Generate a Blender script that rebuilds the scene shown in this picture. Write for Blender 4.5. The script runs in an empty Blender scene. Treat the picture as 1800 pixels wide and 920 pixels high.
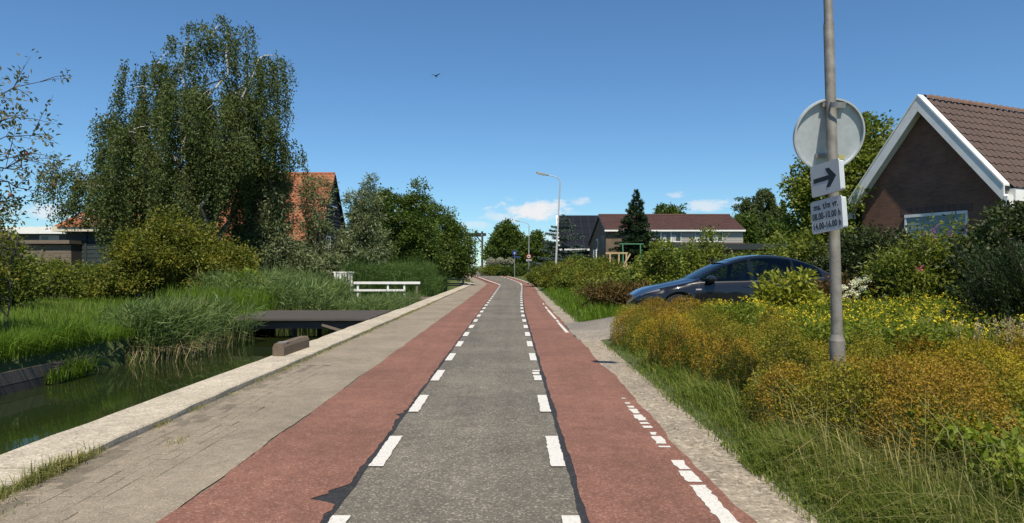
import bpy, bmesh, math, random
import numpy as np
from mathutils import Vector, Matrix

R = math.radians
SC = bpy.context.scene
COL = SC.collection
rng = np.random.default_rng(11)
random.seed(5)

# ------------------------------------------------------------------ camera, sky, sun, exposure
EYE, F, PX, HZ = 1.6, 1200.0, 900.0, 470.0       # eye height; focal length, axis and horizon of the 1800 px picture
cam = bpy.data.cameras.new('camera')
cam.sensor_width = 36.0
cam.lens = 36.0 * F / 1800.0
cam.shift_y = 10.0 / 1800.0
cam.clip_start, cam.clip_end = 0.05, 5000
cam_ob = bpy.data.objects.new('camera', cam)
cam_ob.location = (0, 0, EYE)
cam_ob.rotation_euler = (R(90), 0, 0)
COL.objects.link(cam_ob)
SC.camera = cam_ob

SUN_EL, SUN_AZ = 57.0, 170.0                     # azimuth clockwise from +Y (straight ahead)
sdir = Vector((math.sin(R(SUN_AZ)) * math.cos(R(SUN_EL)), math.cos(R(SUN_AZ)) * math.cos(R(SUN_EL)), math.sin(R(SUN_EL))))
sun = bpy.data.lights.new('sun', 'SUN')
sun.energy = 5.0
sun.angle = R(0.53)
sun.color = (1.0, 0.91, 0.76)
sun_ob = bpy.data.objects.new('sun', sun)
sun_ob.rotation_euler = sdir.to_track_quat('Z', 'Y').to_euler()
sun_ob.location = (10, -20, 40)
COL.objects.link(sun_ob)

world = bpy.data.worlds.new('World')
SC.world = world
world.use_nodes = True
wn, wl = world.node_tree.nodes, world.node_tree.links
wn.clear()
wout = wn.new('ShaderNodeOutputWorld')
wbg = wn.new('ShaderNodeBackground')
wbg.inputs['Strength'].default_value = 0.08
sky = wn.new('ShaderNodeTexSky')
sky.sky_type = 'NISHITA'
sky.sun_disc = False
sky.sun_elevation = R(SUN_EL)
sky.sun_rotation = R(SUN_AZ)
sky.air_density = 1.0
sky.dust_density = 0.0
sky.ozone_density = 4.0
wl.new(wbg.outputs[0], wout.inputs[0])

def wmath(op, a, b=None):
    n = wn.new('ShaderNodeMath'); n.operation = op
    for i, v in enumerate((a, b)):
        if v is None: continue
        if isinstance(v, (int, float)): n.inputs[i].default_value = v
        else: wl.new(v, n.inputs[i])
    return n.outputs[0]
# clouds low over the horizon: soft puffs at fixed directions of the sky, broken up by noise
tc = wn.new('ShaderNodeTexCoord')
sep = wn.new('ShaderNodeSeparateXYZ'); wl.new(tc.outputs['Generated'], sep.inputs[0])
az = wmath('ARCTAN2', sep.outputs[0], sep.outputs[1])
el = wmath('ARCSINE', sep.outputs[2])
comb = wn.new('ShaderNodeCombineXYZ')
wl.new(az, comb.inputs[0]); wl.new(wmath('MULTIPLY', el, 2.2), comb.inputs[1])
nz = wn.new('ShaderNodeTexNoise'); nz.inputs['Scale'].default_value = 38; nz.inputs['Detail'].default_value = 7
nz.inputs['Roughness'].default_value = 0.6
wl.new(comb.outputs[0], nz.inputs['Vector'])
nzc = wmath('SUBTRACT', nz.outputs['Fac'], 0.5)
mask = None
CL = [(0.030, 0.081, 0.055, 0.0150, 1.0), (0.060, 0.088, 0.03, 0.011, .85), (-0.015, 0.074, 0.03, 0.009, .5), (0.099, 0.094, 0.017, 0.007, .5),
      (0.237, 0.103, 0.016, 0.005, .45), (0.275, 0.086, 0.04, 0.010, .65), (0.395, 0.10, 0.012, 0.018, .9), (-0.60, 0.066, 0.035, 0.010, .7),
      (-0.055, 0.062, 0.03, 0.006, .4), (0.10, 0.045, 0.09, 0.012, .45), (-0.45, 0.03, 0.3, 0.014, .4), (0.9, 0.07, 0.08, 0.02, .8), (-1.1, 0.09, 0.1, 0.02, .8),
      (1.7, 0.08, 0.12, 0.02, .8), (-2.0, 0.09, 0.12, 0.022, .8), (2.7, 0.08, 0.12, 0.02, .8)]
for (a, e, ra, re, s) in CL:
    da = wmath('DIVIDE', wmath('SUBTRACT', az, a), ra)
    de = wmath('DIVIDE', wmath('SUBTRACT', el, e), re)
    d = wmath('SQRT', wmath('ADD', wmath('MULTIPLY', da, da), wmath('MULTIPLY', de, de)))
    d = wmath('ADD', d, wmath('MULTIPLY', nzc, 3.0))
    mr = wn.new('ShaderNodeMapRange'); mr.interpolation_type = 'SMOOTHSTEP'
    wl.new(d, mr.inputs[0]); mr.inputs[1].default_value = 1.15; mr.inputs[2].default_value = 0.25
    mr.inputs[3].default_value = 0.0; mr.inputs[4].default_value = s
    mask = mr.outputs[0] if mask is None else wmath('MAXIMUM', mask, mr.outputs[0])
cmix = wn.new('ShaderNodeMixRGB')
tint = wn.new('ShaderNodeMixRGB'); tint.blend_type = 'MULTIPLY'; tint.inputs[0].default_value = 1.0; tint.inputs[2].default_value = (.75, 1.03, 1.21, 1); wl.new(sky.outputs[0], tint.inputs[1])
wl.new(mask, cmix.inputs[0]); wl.new(tint.outputs[0], cmix.inputs[1]); cmix.inputs[2].default_value = (8.6, 8.7, 8.9, 1)
wl.new(cmix.outputs[0], wbg.inputs[0])

SC.view_settings.view_transform = 'Standard'
SC.view_settings.look = 'None'
SC.view_settings.exposure = 0.32
SC.view_settings.gamma = 1.0
SC.view_settings.use_curve_mapping = False
SC.cycles.use_denoising = True
SC.cycles.max_bounces = 6
SC.cycles.transparent_max_bounces = 6

# ------------------------------------------------------------------ helpers
def W(px, py, Y):                                # a direction of the survey photo at depth Y, as a place
    return Vector(((px - PX) / F * Y, Y, EYE - (py - HZ) / F * Y))
def sstep(a, b, t):
    t = np.clip((t - a) / (b - a), 0, 1); return t * t * (3 - 2 * t)
def zr(Y):                                       # the road climbs to the bridge
    return 0.75 * sstep(68, 112, np.asarray(Y, float))
def tagp(o, label=None, cat=None, group=None, kind=None):
    if label: o['label'] = label
    if cat: o['category'] = cat
    if group: o['group'] = group
    if kind: o['kind'] = kind
    return o
def empty(name, loc, rz=0.0):
    o = bpy.data.objects.new(name, None); COL.objects.link(o)
    o.location = loc; o.rotation_euler = (0, 0, rz); o.empty_display_size = 0.3
    return o
def link_mesh(name, me, mat=None, parent=None):
    o = bpy.data.objects.new(name, me); COL.objects.link(o)
    if mat is not None:
        for m in (mat if isinstance(mat, (list, tuple)) else [mat]): me.materials.append(m)
    if parent is not None: o.parent = parent
    return o
def np_obj(name, V, Fq, mat=None, parent=None, smooth=False, midx=None):
    V = np.asarray(V, np.float32).reshape(-1, 3); Fq = np.asarray(Fq, np.int32)
    me = bpy.data.meshes.new(name)
    k = Fq.shape[1]; n = len(Fq)
    me.vertices.add(len(V)); me.vertices.foreach_set('co', V.ravel())
    me.loops.add(n * k); me.loops.foreach_set('vertex_index', Fq.ravel())
    me.polygons.add(n)
    me.polygons.foreach_set('loop_start', np.arange(0, n * k, k, dtype=np.int32))
    me.polygons.foreach_set('loop_total', np.full(n, k, np.int32))
    if midx is not None: me.polygons.foreach_set('material_index', np.asarray(midx, np.int32))
    if smooth: me.polygons.foreach_set('use_smooth', np.ones(n, bool))
    me.update(calc_edges=True)
    return link_mesh(name, me, mat, parent)

class MB:                                        # collects solids, builds ONE mesh
    def __init__(s): s.v = []; s.f = []
    def add(s, vs, fs):
        n = len(s.v); s.v += [tuple(p) for p in vs]; s.f += [tuple(i + n for i in f) for f in fs]; return s
    def box(s, x0, x1, y0, y1, z0, z1):
        return s.add([(x0,y0,z0),(x1,y0,z0),(x1,y1,z0),(x0,y1,z0),(x0,y0,z1),(x1,y0,z1),(x1,y1,z1),(x0,y1,z1)],
                     [(3,2,1,0),(4,5,6,7),(0,1,5,4),(1,2,6,5),(2,3,7,6),(3,0,4,7)])
    def bar(s, a, b, w, h, up=(0, 0, 1)):        # rectangular bar from a to b
        a, b = Vector(a), Vector(b); d = (b - a).normalized(); u = Vector(up)
        if abs(d.dot(u)) > .98: u = Vector((0, 1, 0))
        sx = d.cross(u).normalized() * (w / 2); sz = sx.cross(d).normalized() * (h / 2)
        vs = [p + i * sx + j * sz for p in (a, b) for (i, j) in ((-1,-1),(1,-1),(1,1),(-1,1))]
        return s.add(vs, [(3,2,1,0),(4,5,6,7),(0,1,5,4),(1,2,6,5),(2,3,7,6),(3,0,4,7)])
    def tube(s, pts, rad, n=8, cap=True):
        pts = [Vector(p) for p in pts]
        if not isinstance(rad, (list, tuple, np.ndarray)): rad = [rad] * len(pts)
        ring = []; ref = None
        for i, p in enumerate(pts):
            d = (pts[min(i + 1, len(pts) - 1)] - pts[max(i - 1, 0)])
            d = d.normalized() if d.length > 1e-9 else Vector((0, 0, 1))
            if ref is None: ref = Vector((1, 0, 0)) if abs(d.x) < .8 else Vector((0, 1, 0))
            a = d.cross(ref)
            a = a.normalized() if a.length > 1e-6 else d.orthogonal().normalized()
            b = d.cross(a); ref = -d.cross(d.cross(ref)) if False else ref
            ring.append([p + (a * math.cos(t) + b * math.sin(t)) * float(rad[i]) for t in [2 * math.pi * k / n for k in range(n)]])
        vs = [q for r in ring for q in r]; fs = []
        for i in range(len(pts) - 1):
            for k in range(n):
                fs.append((i*n+k, i*n+(k+1) % n, (i+1)*n+(k+1) % n, (i+1)*n+k))
        if cap: fs.append(tuple(range(n - 1, -1, -1))); fs.append(tuple((len(pts)-1)*n + k for k in range(n)))
        return s.add(vs, fs)
    def lathe(s, prof, n=24, M=None, cap=True):  # profile of (r, z) around z
        M = M or Matrix(); vs = []; fs = []
        for (r, z) in prof:
            for k in range(n):
                t = 2 * math.pi * k / n; vs.append(M @ Vector((r * math.cos(t), r * math.sin(t), z)))
        for i in range(len(prof) - 1):
            for k in range(n): fs.append((i*n+k, i*n+(k+1) % n, (i+1)*n+(k+1) % n, (i+1)*n+k))
        if cap: fs.append(tuple(range(n - 1, -1, -1))); fs.append(tuple((len(prof)-1)*n + k for k in range(n)))
        else: fs += [((len(prof)-1)*n+k, (len(prof)-1)*n+(k+1) % n, (k+1) % n, k) for k in range(n)]
        return s.add(vs, fs)
    def build(s, name, mat=None, parent=None, smooth=False, bevel=0.0, angle=40):
        me = bpy.data.meshes.new(name); me.from_pydata(s.v, [], s.f); me.update()
        bm = bmesh.new(); bm.from_mesh(me)
        bmesh.ops.recalc_face_normals(bm, faces=bm.faces)
        if bevel: bmesh.ops.bevel(bm, geom=bm.edges[:], offset=bevel, segments=1, affect='EDGES', clamp_overlap=True)
        bm.to_mesh(me); bm.free()
        if smooth:
            me.polygons.foreach_set('use_smooth', [True] * len(me.polygons)); me.set_sharp_from_angle(angle=R(angle))
        return link_mesh(name, me, mat, parent)

# ------------------------------------------------------------------ materials
K = .83                                          # overall albedo trim that goes with the exposure
def kk(c): return tuple(x * K for x in c)
def new_mat(name):
    m = bpy.data.materials.new(name); m.use_nodes = True
    nt = m.node_tree; b = nt.nodes['Principled BSDF']
    return m, nt, b
def ramp(nt, stops):
    r = nt.nodes.new('ShaderNodeValToRGB'); e = r.color_ramp.elements
    while len(e) < len(stops): e.new(0.5)
    for i, (p, c) in enumerate(stops): e[i].position = p; e[i].color = (*c, 1)
    return r
def noise(nt, scale, detail=4, rough=.55, vec=None):
    n = nt.nodes.new('ShaderNodeTexNoise'); n.inputs['Scale'].default_value = scale
    n.inputs['Detail'].default_value = detail; n.inputs['Roughness'].default_value = rough
    if vec is None:
        t = nt.nodes.new('ShaderNodeNewGeometry'); vec = t.outputs['Position']
    nt.links.new(vec, n.inputs['Vector']); return n
def mixc(nt, fac, a, b, mode='MIX'):
    m = nt.nodes.new('ShaderNodeMixRGB'); m.blend_type = mode
    for i, v in enumerate((fac, a, b)):
        if isinstance(v, (int, float)): m.inputs[i].default_value = v
        elif isinstance(v, tuple): m.inputs[i].default_value = (*v, 1)
        else: nt.links.new(v, m.inputs[i])
    return m.outputs[0]
def bump(nt, b, h, strength, dist=.01):
    n = nt.nodes.new('ShaderNodeBump'); n.inputs['Strength'].default_value = strength; n.inputs['Distance'].default_value = dist
    nt.links.new(h, n.inputs['Height']); nt.links.new(n.outputs[0], b.inputs['Normal'])
def plain(name, col, rough=.6, metal=0.0, var=.25, scale=6.0, bmp=0.0, spec=.5):
    m, nt, b = new_mat(name)
    n = noise(nt, scale, 5); col = kk(col)
    r = ramp(nt, [(.25, tuple(c * (1 - var) for c in col)), (.75, tuple(min(1, c * (1 + var)) for c in col))])
    nt.links.new(n.outputs['Fac'], r.inputs[0]); nt.links.new(r.outputs[0], b.inputs['Base Color'])
    b.inputs['Roughness'].default_value = rough; b.inputs['Metallic'].default_value = metal
    b.inputs['Specular IOR Level'].default_value = spec
    if bmp: bump(nt, b, noise(nt, scale * 6, 6).outputs['Fac'], bmp)
    return m
def leafmat(name, cols, transl=.35, rough=.55, patch=1.2, spec=.22, gain=1.16):
    """leaves: a colour of its own for each leaf, drifting over the plant, light passing through"""
    m, nt, b = new_mat(name)
    g = nt.nodes.new('ShaderNodeNewGeometry')
    n = noise(nt, patch, 3)
    add = nt.nodes.new('ShaderNodeMath'); add.operation = 'MULTIPLY_ADD'
    nt.links.new(g.outputs['Random Per Island'], add.inputs[0]); add.inputs[1].default_value = .6
    sub = nt.nodes.new('ShaderNodeMath'); sub.operation = 'MULTIPLY_ADD'
    nt.links.new(n.outputs['Fac'], sub.inputs[0]); sub.inputs[1].default_value = 1.3; sub.inputs[2].default_value = -.45
    nt.links.new(sub.outputs[0], add.inputs[2])
    k = len(cols) - 1; cols = [tuple(min(.85, x * gain) for x in c) for c in cols]
    r = ramp(nt, [(i / k, c) for i, c in enumerate(cols)])
    nt.links.new(add.outputs[0], r.inputs[0])
    nt.links.new(r.outputs[0], b.inputs['Base Color'])
    b.inputs['Roughness'].default_value = rough; b.inputs['Specular IOR Level'].default_value = spec
    t = nt.nodes.new('ShaderNodeBsdfTranslucent')
    tcx = mixc(nt, 1.0, r.outputs[0], (1.25, 1.3, .7), 'MULTIPLY'); nt.links.new(tcx, t.inputs[0])
    mx = nt.nodes.new('ShaderNodeMixShader'); mx.inputs[0].default_value = transl
    nt.links.new(b.outputs[0], mx.inputs[1]); nt.links.new(t.outputs[0], mx.inputs[2])
    nt.links.new(mx.outputs[0], nt.nodes['Material Output'].inputs[0])
    return m
def paving(name, base, dark, light, fine=140, rough=.85, stain=None, bmp=.35, streak=0.0):
    """asphalt-like: stone chips, broad wear, stains"""
    base, dark, light = kk(base), kk(dark), kk(light)
    m, nt, b = new_mat(name)
    n1 = noise(nt, fine, 2, .7); n2 = noise(nt, .7, 5, .6); n3 = noise(nt, 6, 6, .65)
    vo = nt.nodes.new('ShaderNodeTexVoronoi'); vo.inputs['Scale'].default_value = fine * .8
    t = nt.nodes.new('ShaderNodeNewGeometry'); nt.links.new(t.outputs['Position'], vo.inputs['Vector'])
    chips = ramp(nt, [(.0, dark), (.45, base), (.78, base), (1., light)])
    sepc = nt.nodes.new('ShaderNodeSeparateColor'); nt.links.new(vo.outputs['Color'], sepc.inputs[0])
    nt.links.new(sepc.outputs[0], chips.inputs[0])
    c = mixc(nt, .35, chips.outputs[0], mixc(nt, n1.outputs['Fac'], dark, light))
    br = ramp(nt, [(.3, (.78, .78, .78)), (.7, (1.15, 1.15, 1.15))]); nt.links.new(n2.outputs['Fac'], br.inputs[0])
    c = mixc(nt, 1.0, c, br.outputs[0], 'MULTIPLY')
    br3 = ramp(nt, [(.35, (.86, .86, .86)), (.65, (1.1, 1.1, 1.1))]); nt.links.new(n3.outputs['Fac'], br3.inputs[0])
    c = mixc(nt, 1.0, c, br3.outputs[0], 'MULTIPLY')
    if streak:
        mp = nt.nodes.new('ShaderNodeMapping'); mp.inputs['Scale'].default_value = (2.6, .06, 1); nt.links.new(t.outputs['Position'], mp.inputs[0]); ns = noise(nt, 1.0, 4, .6, mp.outputs[0])
        bs_ = ramp(nt, [(.32, (1 - streak,) * 3), (.68, (1 + streak,) * 3)]); nt.links.new(ns.outputs['Fac'], bs_.inputs[0]); c = mixc(nt, 1.0, c, bs_.outputs[0], 'MULTIPLY')
    if stain:
        n4 = noise(nt, .45, 6, .7); s4 = ramp(nt, [(.52, (0, 0, 0)), (.72, (1, 1, 1))]); nt.links.new(n4.outputs['Fac'], s4.inputs[0])
        c = mixc(nt, s4.outputs[0], c, mixc(nt, .45, c, stain))
    nt.links.new(c, b.inputs['Base Color']); b.inputs['Roughness'].default_value = rough
    b.inputs['Specular IOR Level'].default_value = .3
    bump(nt, b, sepc.outputs[0], bmp, .004)
    return m

M = {}
M['asphalt'] = paving('asphalt', (.13, .115, .09), (.05, .046, .039), (.44, .40, .32), 95, stain=(.07, .066, .06), streak=.13)
M['red'] = paving('red_asphalt', (.23, .10, .068), (.12, .05, .036), (.43, .245, .18), 105, stain=(.15, .07, .052), streak=.10)
M['tar'] = paving('tar_seam', (.030, .029, .029), (.015, .0145, .0145), (.09, .09, .09), 120, .7)
M['paver'] = paving('concrete_paver', (.285, .235, .17), (.16, .132, .098), (.50, .43, .325), 150, .9)
M['joint'] = paving('sand_joint', (.20, .168, .125), (.10, .085, .065), (.36, .31, .23), 160, .95)
M['kerb'] = paving('pale_concrete', (.56, .49, .375), (.25, .215, .16), (.80, .72, .58), 70, .9, stain=(.33, .28, .2))
M['sand'] = paving('sandy_gravel', (.35, .295, .22), (.15, .125, .09), (.62, .54, .43), 38, .95, bmp=.8)
M['drive'] = paving('worn_driveway', (.27, .24, .195), (.13, .115, .095), (.5, .45, .38), 60, .95, bmp=.6)
m, nt, b = new_mat('road_paint')
n = noise(nt, 55, 5, .7); r = ramp(nt, [(.28, (.22, .2, .175)), (.44, (.56, .54, .49)), (.7, (.66, .64, .59))])
nt.links.new(n.outputs['Fac'], r.inputs[0]); nt.links.new(r.outputs[0], b.inputs['Base Color']); b.inputs['Roughness'].default_value = .7
M['paint'] = m
m, nt, b = new_mat('soil_and_grass')
n = noise(nt, .9, 6); r = ramp(nt, [(.3, (.035, .045, .012)), (.55, (.06, .085, .018)), (.75, (.11, .10, .04))])
nt.links.new(n.outputs['Fac'], r.inputs[0]); nt.links.new(r.outputs[0], b.inputs['Base Color']); b.inputs['Roughness'].default_value = .95
bump(nt, b, noise(nt, 14, 6).outputs['Fac'], .8, .05)
M['ground'] = m
m, nt, b = new_mat('canal_water')
b.inputs['Base Color'].default_value = (.016, .024, .007, 1); b.inputs['Roughness'].default_value = .012; b.inputs['IOR'].default_value = 1.33
mp = nt.nodes.new('ShaderNodeMapping'); mp.inputs['Scale'].default_value = (1.0, .45, 1)
g = nt.nodes.new('ShaderNodeNewGeometry'); nt.links.new(g.outputs['Position'], mp.inputs[0])
bump(nt, b, noise(nt, 3.5, 3, .5, mp.outputs[0]).outputs['Fac'], .05, .05)
M['water'] = m
def wood(name, c, var=.35, sc=(1, 14, 14)):
    c = kk(c)
    m, nt, b = new_mat(name)
    tcn = nt.nodes.new('ShaderNodeTexCoord'); mp = nt.nodes.new('ShaderNodeMapping'); mp.inputs['Scale'].default_value = sc
    nt.links.new(tcn.outputs['Object'], mp.inputs[0]); n = noise(nt, 2.2, 6, .65, mp.outputs[0])
    r = ramp(nt, [(.25, tuple(x * (1 - var) for x in c)), (.75, tuple(x * (1 + var) for x in c))])
    nt.links.new(n.outputs['Fac'], r.inputs[0]); nt.links.new(r.outputs[0], b.inputs['Base Color']); b.inputs['Roughness'].default_value = .85
    bump(nt, b, n.outputs['Fac'], .4, .01); return m
M['oldwood'] = wood('weathered_timber', (.17, .135, .10))
M['deckwood'] = wood('dark_deck_timber', (.085, .072, .062))
M['tealwood'] = wood('dark_teal_boards', (.022, .036, .04), .3)
M['blackwood'] = wood('black_tarred_boards', (.016, .016, .017), .3)
M['palewood'] = wood('pale_new_timber', (.50, .36, .20))
M['whitepaint'] = plain('white_paint', (.86, .85, .81), .5, var=.10, scale=3)
M['creampaint'] = plain('cream_paint', (.70, .64, .50), .5, var=.08)
M['greypaint'] = plain('grey_paint', (.30, .30, .29), .55, var=.12)
M['galv'] = plain('galvanised_steel', (.36, .37, .37), .5, .35, .22, 14)
M['polemetal'] = plain('weathered_pole', (.25, .235, .205), .65, .2, .35, 9, .15)
M['lampgrey'] = plain('lamp_pole_paint', (.45, .46, .46), .5, .1, .1, 8)
M['signback'] = plain('sign_back_grey', (.58, .63, .65), .5, .15, .12, 16)
M['signwhite'] = plain('sign_face_white', (.56, .57, .58), .45, 0, .04, 8)
M['signblack'] = plain('sign_ink', (.012, .014, .022), .5, 0, .1)
M['signred'] = plain('sign_red', (.50, .02, .02), .4, 0, .1)
M['signblue'] = plain('sign_blue', (.025, .05, .2), .4, 0, .1)
M['sticker'] = plain('sticker_yellow', (.62, .55, .20), .5, 0, .1)
M['lens'] = plain('lamp_lens', (.62, .56, .42), .3, 0, .08)
M['bark'] = plain('bark', (.075, .06, .045), .9, 0, .4, 9, .6)
M['greybark'] = plain('grey_bark', (.13, .12, .10), .9, 0, .4, 9, .6)
m, nt, b = new_mat('birch_bark')
tcn = nt.nodes.new('ShaderNodeNewGeometry'); mp = nt.nodes.new('ShaderNodeMapping'); mp.inputs['Scale'].default_value = (2, 2, 7)
nt.links.new(tcn.outputs['Position'], mp.inputs[0]); n = noise(nt, 2.0, 5, .6, mp.outputs[0])
r = ramp(nt, [(.36, (.03, .028, .025)), (.46, (.42, .40, .36)), (.8, (.62, .60, .55))])
nt.links.new(n.outputs['Fac'], r.inputs[0]); nt.links.new(r.outputs[0], b.inputs['Base Color']); b.inputs['Roughness'].default_value = .8
M['birchbark'] = m
def brickmat(name, c1, c2, mortar, sx=.215, sy=.062):
    c1, c2, mortar = kk(c1), kk(c2), kk(mortar)
    m, nt, b = new_mat(name)
    tcn = nt.nodes.new('ShaderNodeTexCoord')
    sepx = nt.nodes.new('ShaderNodeSeparateXYZ'); nt.links.new(tcn.outputs['Object'], sepx.inputs[0])
    ad = nt.nodes.new('ShaderNodeMath'); nt.links.new(sepx.outputs[0], ad.inputs[0]); nt.links.new(sepx.outputs[1], ad.inputs[1])
    cb = nt.nodes.new('ShaderNodeCombineXYZ'); nt.links.new(ad.outputs[0], cb.inputs[0]); nt.links.new(sepx.outputs[2], cb.inputs[1])
    bt = nt.nodes.new('ShaderNodeTexBrick'); nt.links.new(cb.outputs[0], bt.inputs['Vector'])
    bt.inputs['Scale'].default_value = 1.0; bt.inputs['Brick Width'].default_value = sx; bt.inputs['Row Height'].default_value = sy
    bt.inputs['Mortar Size'].default_value = .006; bt.inputs['Color1'].default_value = (*c1, 1); bt.inputs['Color2'].default_value = (*c2, 1)
    bt.inputs['Mortar'].default_value = (*mortar, 1); bt.inputs['Bias'].default_value = -.1
    n = noise(nt, 1.3, 5); br = ramp(nt, [(.3, (.75, .75, .75)), (.7, (1.2, 1.2, 1.2))]); nt.links.new(n.outputs['Fac'], br.inputs[0])
    nt.links.new(mixc(nt, 1., bt.outputs['Color'], br.outputs[0], 'MULTIPLY'), b.inputs['Base Color'])
    b.inputs['Roughness'].default_value = .9
    iv = nt.nodes.new('ShaderNodeMath'); iv.operation = 'SUBTRACT'; iv.inputs[0].default_value = 1; nt.links.new(bt.outputs['Fac'], iv.inputs[1])
    bump(nt, b, iv.outputs[0], .6, .01)
    return m
M['brick_dark'] = brickmat('dark_red_brick', (.225, .10, .062), (.155, .07, .046), (.17, .14, .11))
M['brick_brown'] = brickmat('brown_brick', (.19, .125, .075), (.14, .09, .055), (.2, .17, .13))
def tilemat(name, cols, patch=.9, lich=None):
    cols = [kk(c) for c in cols]
    m, nt, b = new_mat(name)
    oi = nt.nodes.new('ShaderNodeNewGeometry')
    n = noise(nt, patch, 6, .7); nf = noise(nt, 22, 4, .6)
    a = nt.nodes.new('ShaderNodeMath'); a.operation = 'MULTIPLY_ADD'; nt.links.new(oi.outputs['Random Per Island'], a.inputs[0]); a.inputs[1].default_value = .45
    nt.links.new(n.outputs['Fac'], a.inputs[2]); s = nt.nodes.new('ShaderNodeMath'); s.operation = 'SUBTRACT'; nt.links.new(a.outputs[0], s.inputs[0]); s.inputs[1].default_value = .22
    r = ramp(nt, [(i / (len(cols) - 1), c) for i, c in enumerate(cols)]); nt.links.new(s.outputs[0], r.inputs[0])
    c = r.outputs[0]
    if lich:
        l = ramp(nt, [(.60, (0, 0, 0)), (.72, (1, 1, 1))]); nt.links.new(nf.outputs['Fac'], l.inputs[0])
        c = mixc(nt, mixc(nt, 1., l.outputs[0], (.5, .5, .5), 'MULTIPLY'), c, lich)
    nt.links.new(c, b.inputs['Base Color']); b.inputs['Roughness'].default_value = .75
    return m
M['tile_orange'] = tilemat('orange_roof_tile', [(.14, .045, .022), (.27, .085, .035), (.36, .13, .055), (.24, .12, .065)], 1.6, (.12, .10, .05))
M['tile_brown'] = tilemat('brown_roof_tile', [(.052, .032, .026), (.075, .044, .034), (.096, .058, .044)], .6, (.20, .15, .10))
M['tile_redbrown'] = tilemat('red_brown_roof_tile', [(.055, .024, .02), (.08, .034, .026), (.105, .046, .034)], .4, (.11, .07, .05))
M['ridge'] = tilemat('ridge_tile', [(.07, .05, .04), (.15, .08, .05), (.2, .12, .06)], 5, (.25, .17, .08))
m, nt, b = new_mat('window_glass'); b.inputs['Base Color'].default_value = (.03, .045, .045, 1); b.inputs['Roughness'].default_value = .04
M['glass'] = m
m, nt, b = new_mat('solar_panel'); b.inputs['Base Color'].default_value = (.006, .007, .011, 1); b.inputs['Roughness'].default_value = .45
b.inputs['Specular IOR Level'].default_value = .25
M['solar'] = m
M['curtain'] = plain('net_curtain', (.45, .46, .45), .8, 0, .3, 5)
M['shutter'] = plain('pale_blue_shutter', (.24, .33, .345), .5, 0, .06)
M['siding'] = plain('grey_white_siding', (.36, .35, .31), .6, 0, .06)
M['darkfascia'] = plain('dark_fascia', (.022, .028, .03), .5, 0, .15)
m, nt, b = new_mat('car_paint')
b.inputs['Base Color'].default_value = (.0075, .008, .0095, 1); b.inputs['Metallic'].default_value = .0; b.inputs['Roughness'].default_value = .28
b.inputs['Specular IOR Level'].default_value = .2; b.inputs['Coat Weight'].default_value = 1.0; b.inputs['Coat Roughness'].default_value = .04
M['carpaint'] = m
m, nt, b = new_mat('car_glass_dark'); b.inputs['Base Color'].default_value = (.006, .009, .009, 1); b.inputs['Roughness'].default_value = .04
M['carglass'] = m
m, nt, b = new_mat('car_glass')                   # tinted pane: what is behind shows through, the sky reflects off it
tr = nt.nodes.new('ShaderNodeBsdfTransparent'); tr.inputs[0].default_value = (.34, .42, .39, 1)
gl = nt.nodes.new('ShaderNodeBsdfGlossy'); gl.inputs['Roughness'].default_value = .02
fr_ = nt.nodes.new('ShaderNodeFresnel'); fr_.inputs[0].default_value = 1.5
mx = nt.nodes.new('ShaderNodeMixShader'); nt.links.new(fr_.outputs[0], mx.inputs[0]); nt.links.new(tr.outputs[0], mx.inputs[1]); nt.links.new(gl.outputs[0], mx.inputs[2])
nt.links.new(mx.outputs[0], nt.nodes['Material Output'].inputs[0])
M['cartint'] = m
M['rubber'] = plain('rubber', (.016, .016, .016), .85, 0, .2)
M['carblack'] = plain('black_trim', (.012, .012, .013), .4, 0, .2)
M['rim'] = plain('dark_rim', (.06, .06, .065), .35, .7, .1)
M['headlamp'] = plain('headlamp_lens', (.22, .24, .27), .12, .3, .1)
M['greenmetal'] = plain('green_frame_paint', (.03, .16, .075), .5, 0, .1)

# foliage
M['birch'] = leafmat('birch_leaves', [(.034, .05, .014), (.055, .078, .021), (.085, .11, .032), (.115, .135, .045)], .34, .6)
M['hawthorn'] = leafmat('yellow_green_leaves', [(.045, .06, .010), (.09, .11, .017), (.16, .165, .024), (.24, .19, .035)], .38)
M['willow'] = leafmat('willow_leaves', [(.06, .08, .034), (.11, .14, .062), (.17, .2, .105), (.25, .27, .16)], .28, .5)
M['alder'] = leafmat('dark_green_leaves', [(.024, .044, .010), (.046, .08, .016), (.09, .13, .025), (.13, .165, .034)], .34, .5)
M['hedge'] = leafmat('hedge_leaves', [(.038, .06, .011), (.08, .11, .018), (.15, .175, .028), (.23, .23, .036)], .38)
M['lime'] = leafmat('lime_leaves', [(.08, .12, .012), (.15, .2, .02), (.24, .27, .035)], .4)
M['maple'] = leafmat('garden_tree_leaves', [(.05, .08, .014), (.10, .14, .022), (.17, .2, .035), (.23, .23, .045)], .38)
M['darkhedge'] = leafmat('glossy_dark_leaves', [(.022, .034, .012), (.04, .058, .018), (.085, .10, .035)], .2, .5, 1.2, .25)
M['spruce'] = leafmat('spruce_needles', [(.010, .022, .010), (.020, .04, .016), (.038, .065, .024)], .12, .5)
M['cedar'] = leafmat('blue_cedar_needles', [(.04, .06, .05), (.07, .10, .085), (.12, .155, .13)], .12, .5)
M['juniper'] = leafmat('juniper_sprays', [(.008, .017, .006), (.018, .033, .010), (.045, .065, .018)], .15, .5)
M['rhodo'] = leafmat('rhododendron_leaves', [(.10, .13, .015), (.19, .21, .025), (.30, .29, .05)], .35, .4)
M['bronze'] = leafmat('bronze_seed_heads', [(.115, .068, .012), (.20, .12, .016), (.28, .18, .02), (.33, .24, .026)], .3, .7, 1.6, .2)
M['bedgreen'] = leafmat('bed_leaves', [(.06, .09, .012), (.13, .17, .02), (.22, .24, .03)], .4)
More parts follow.
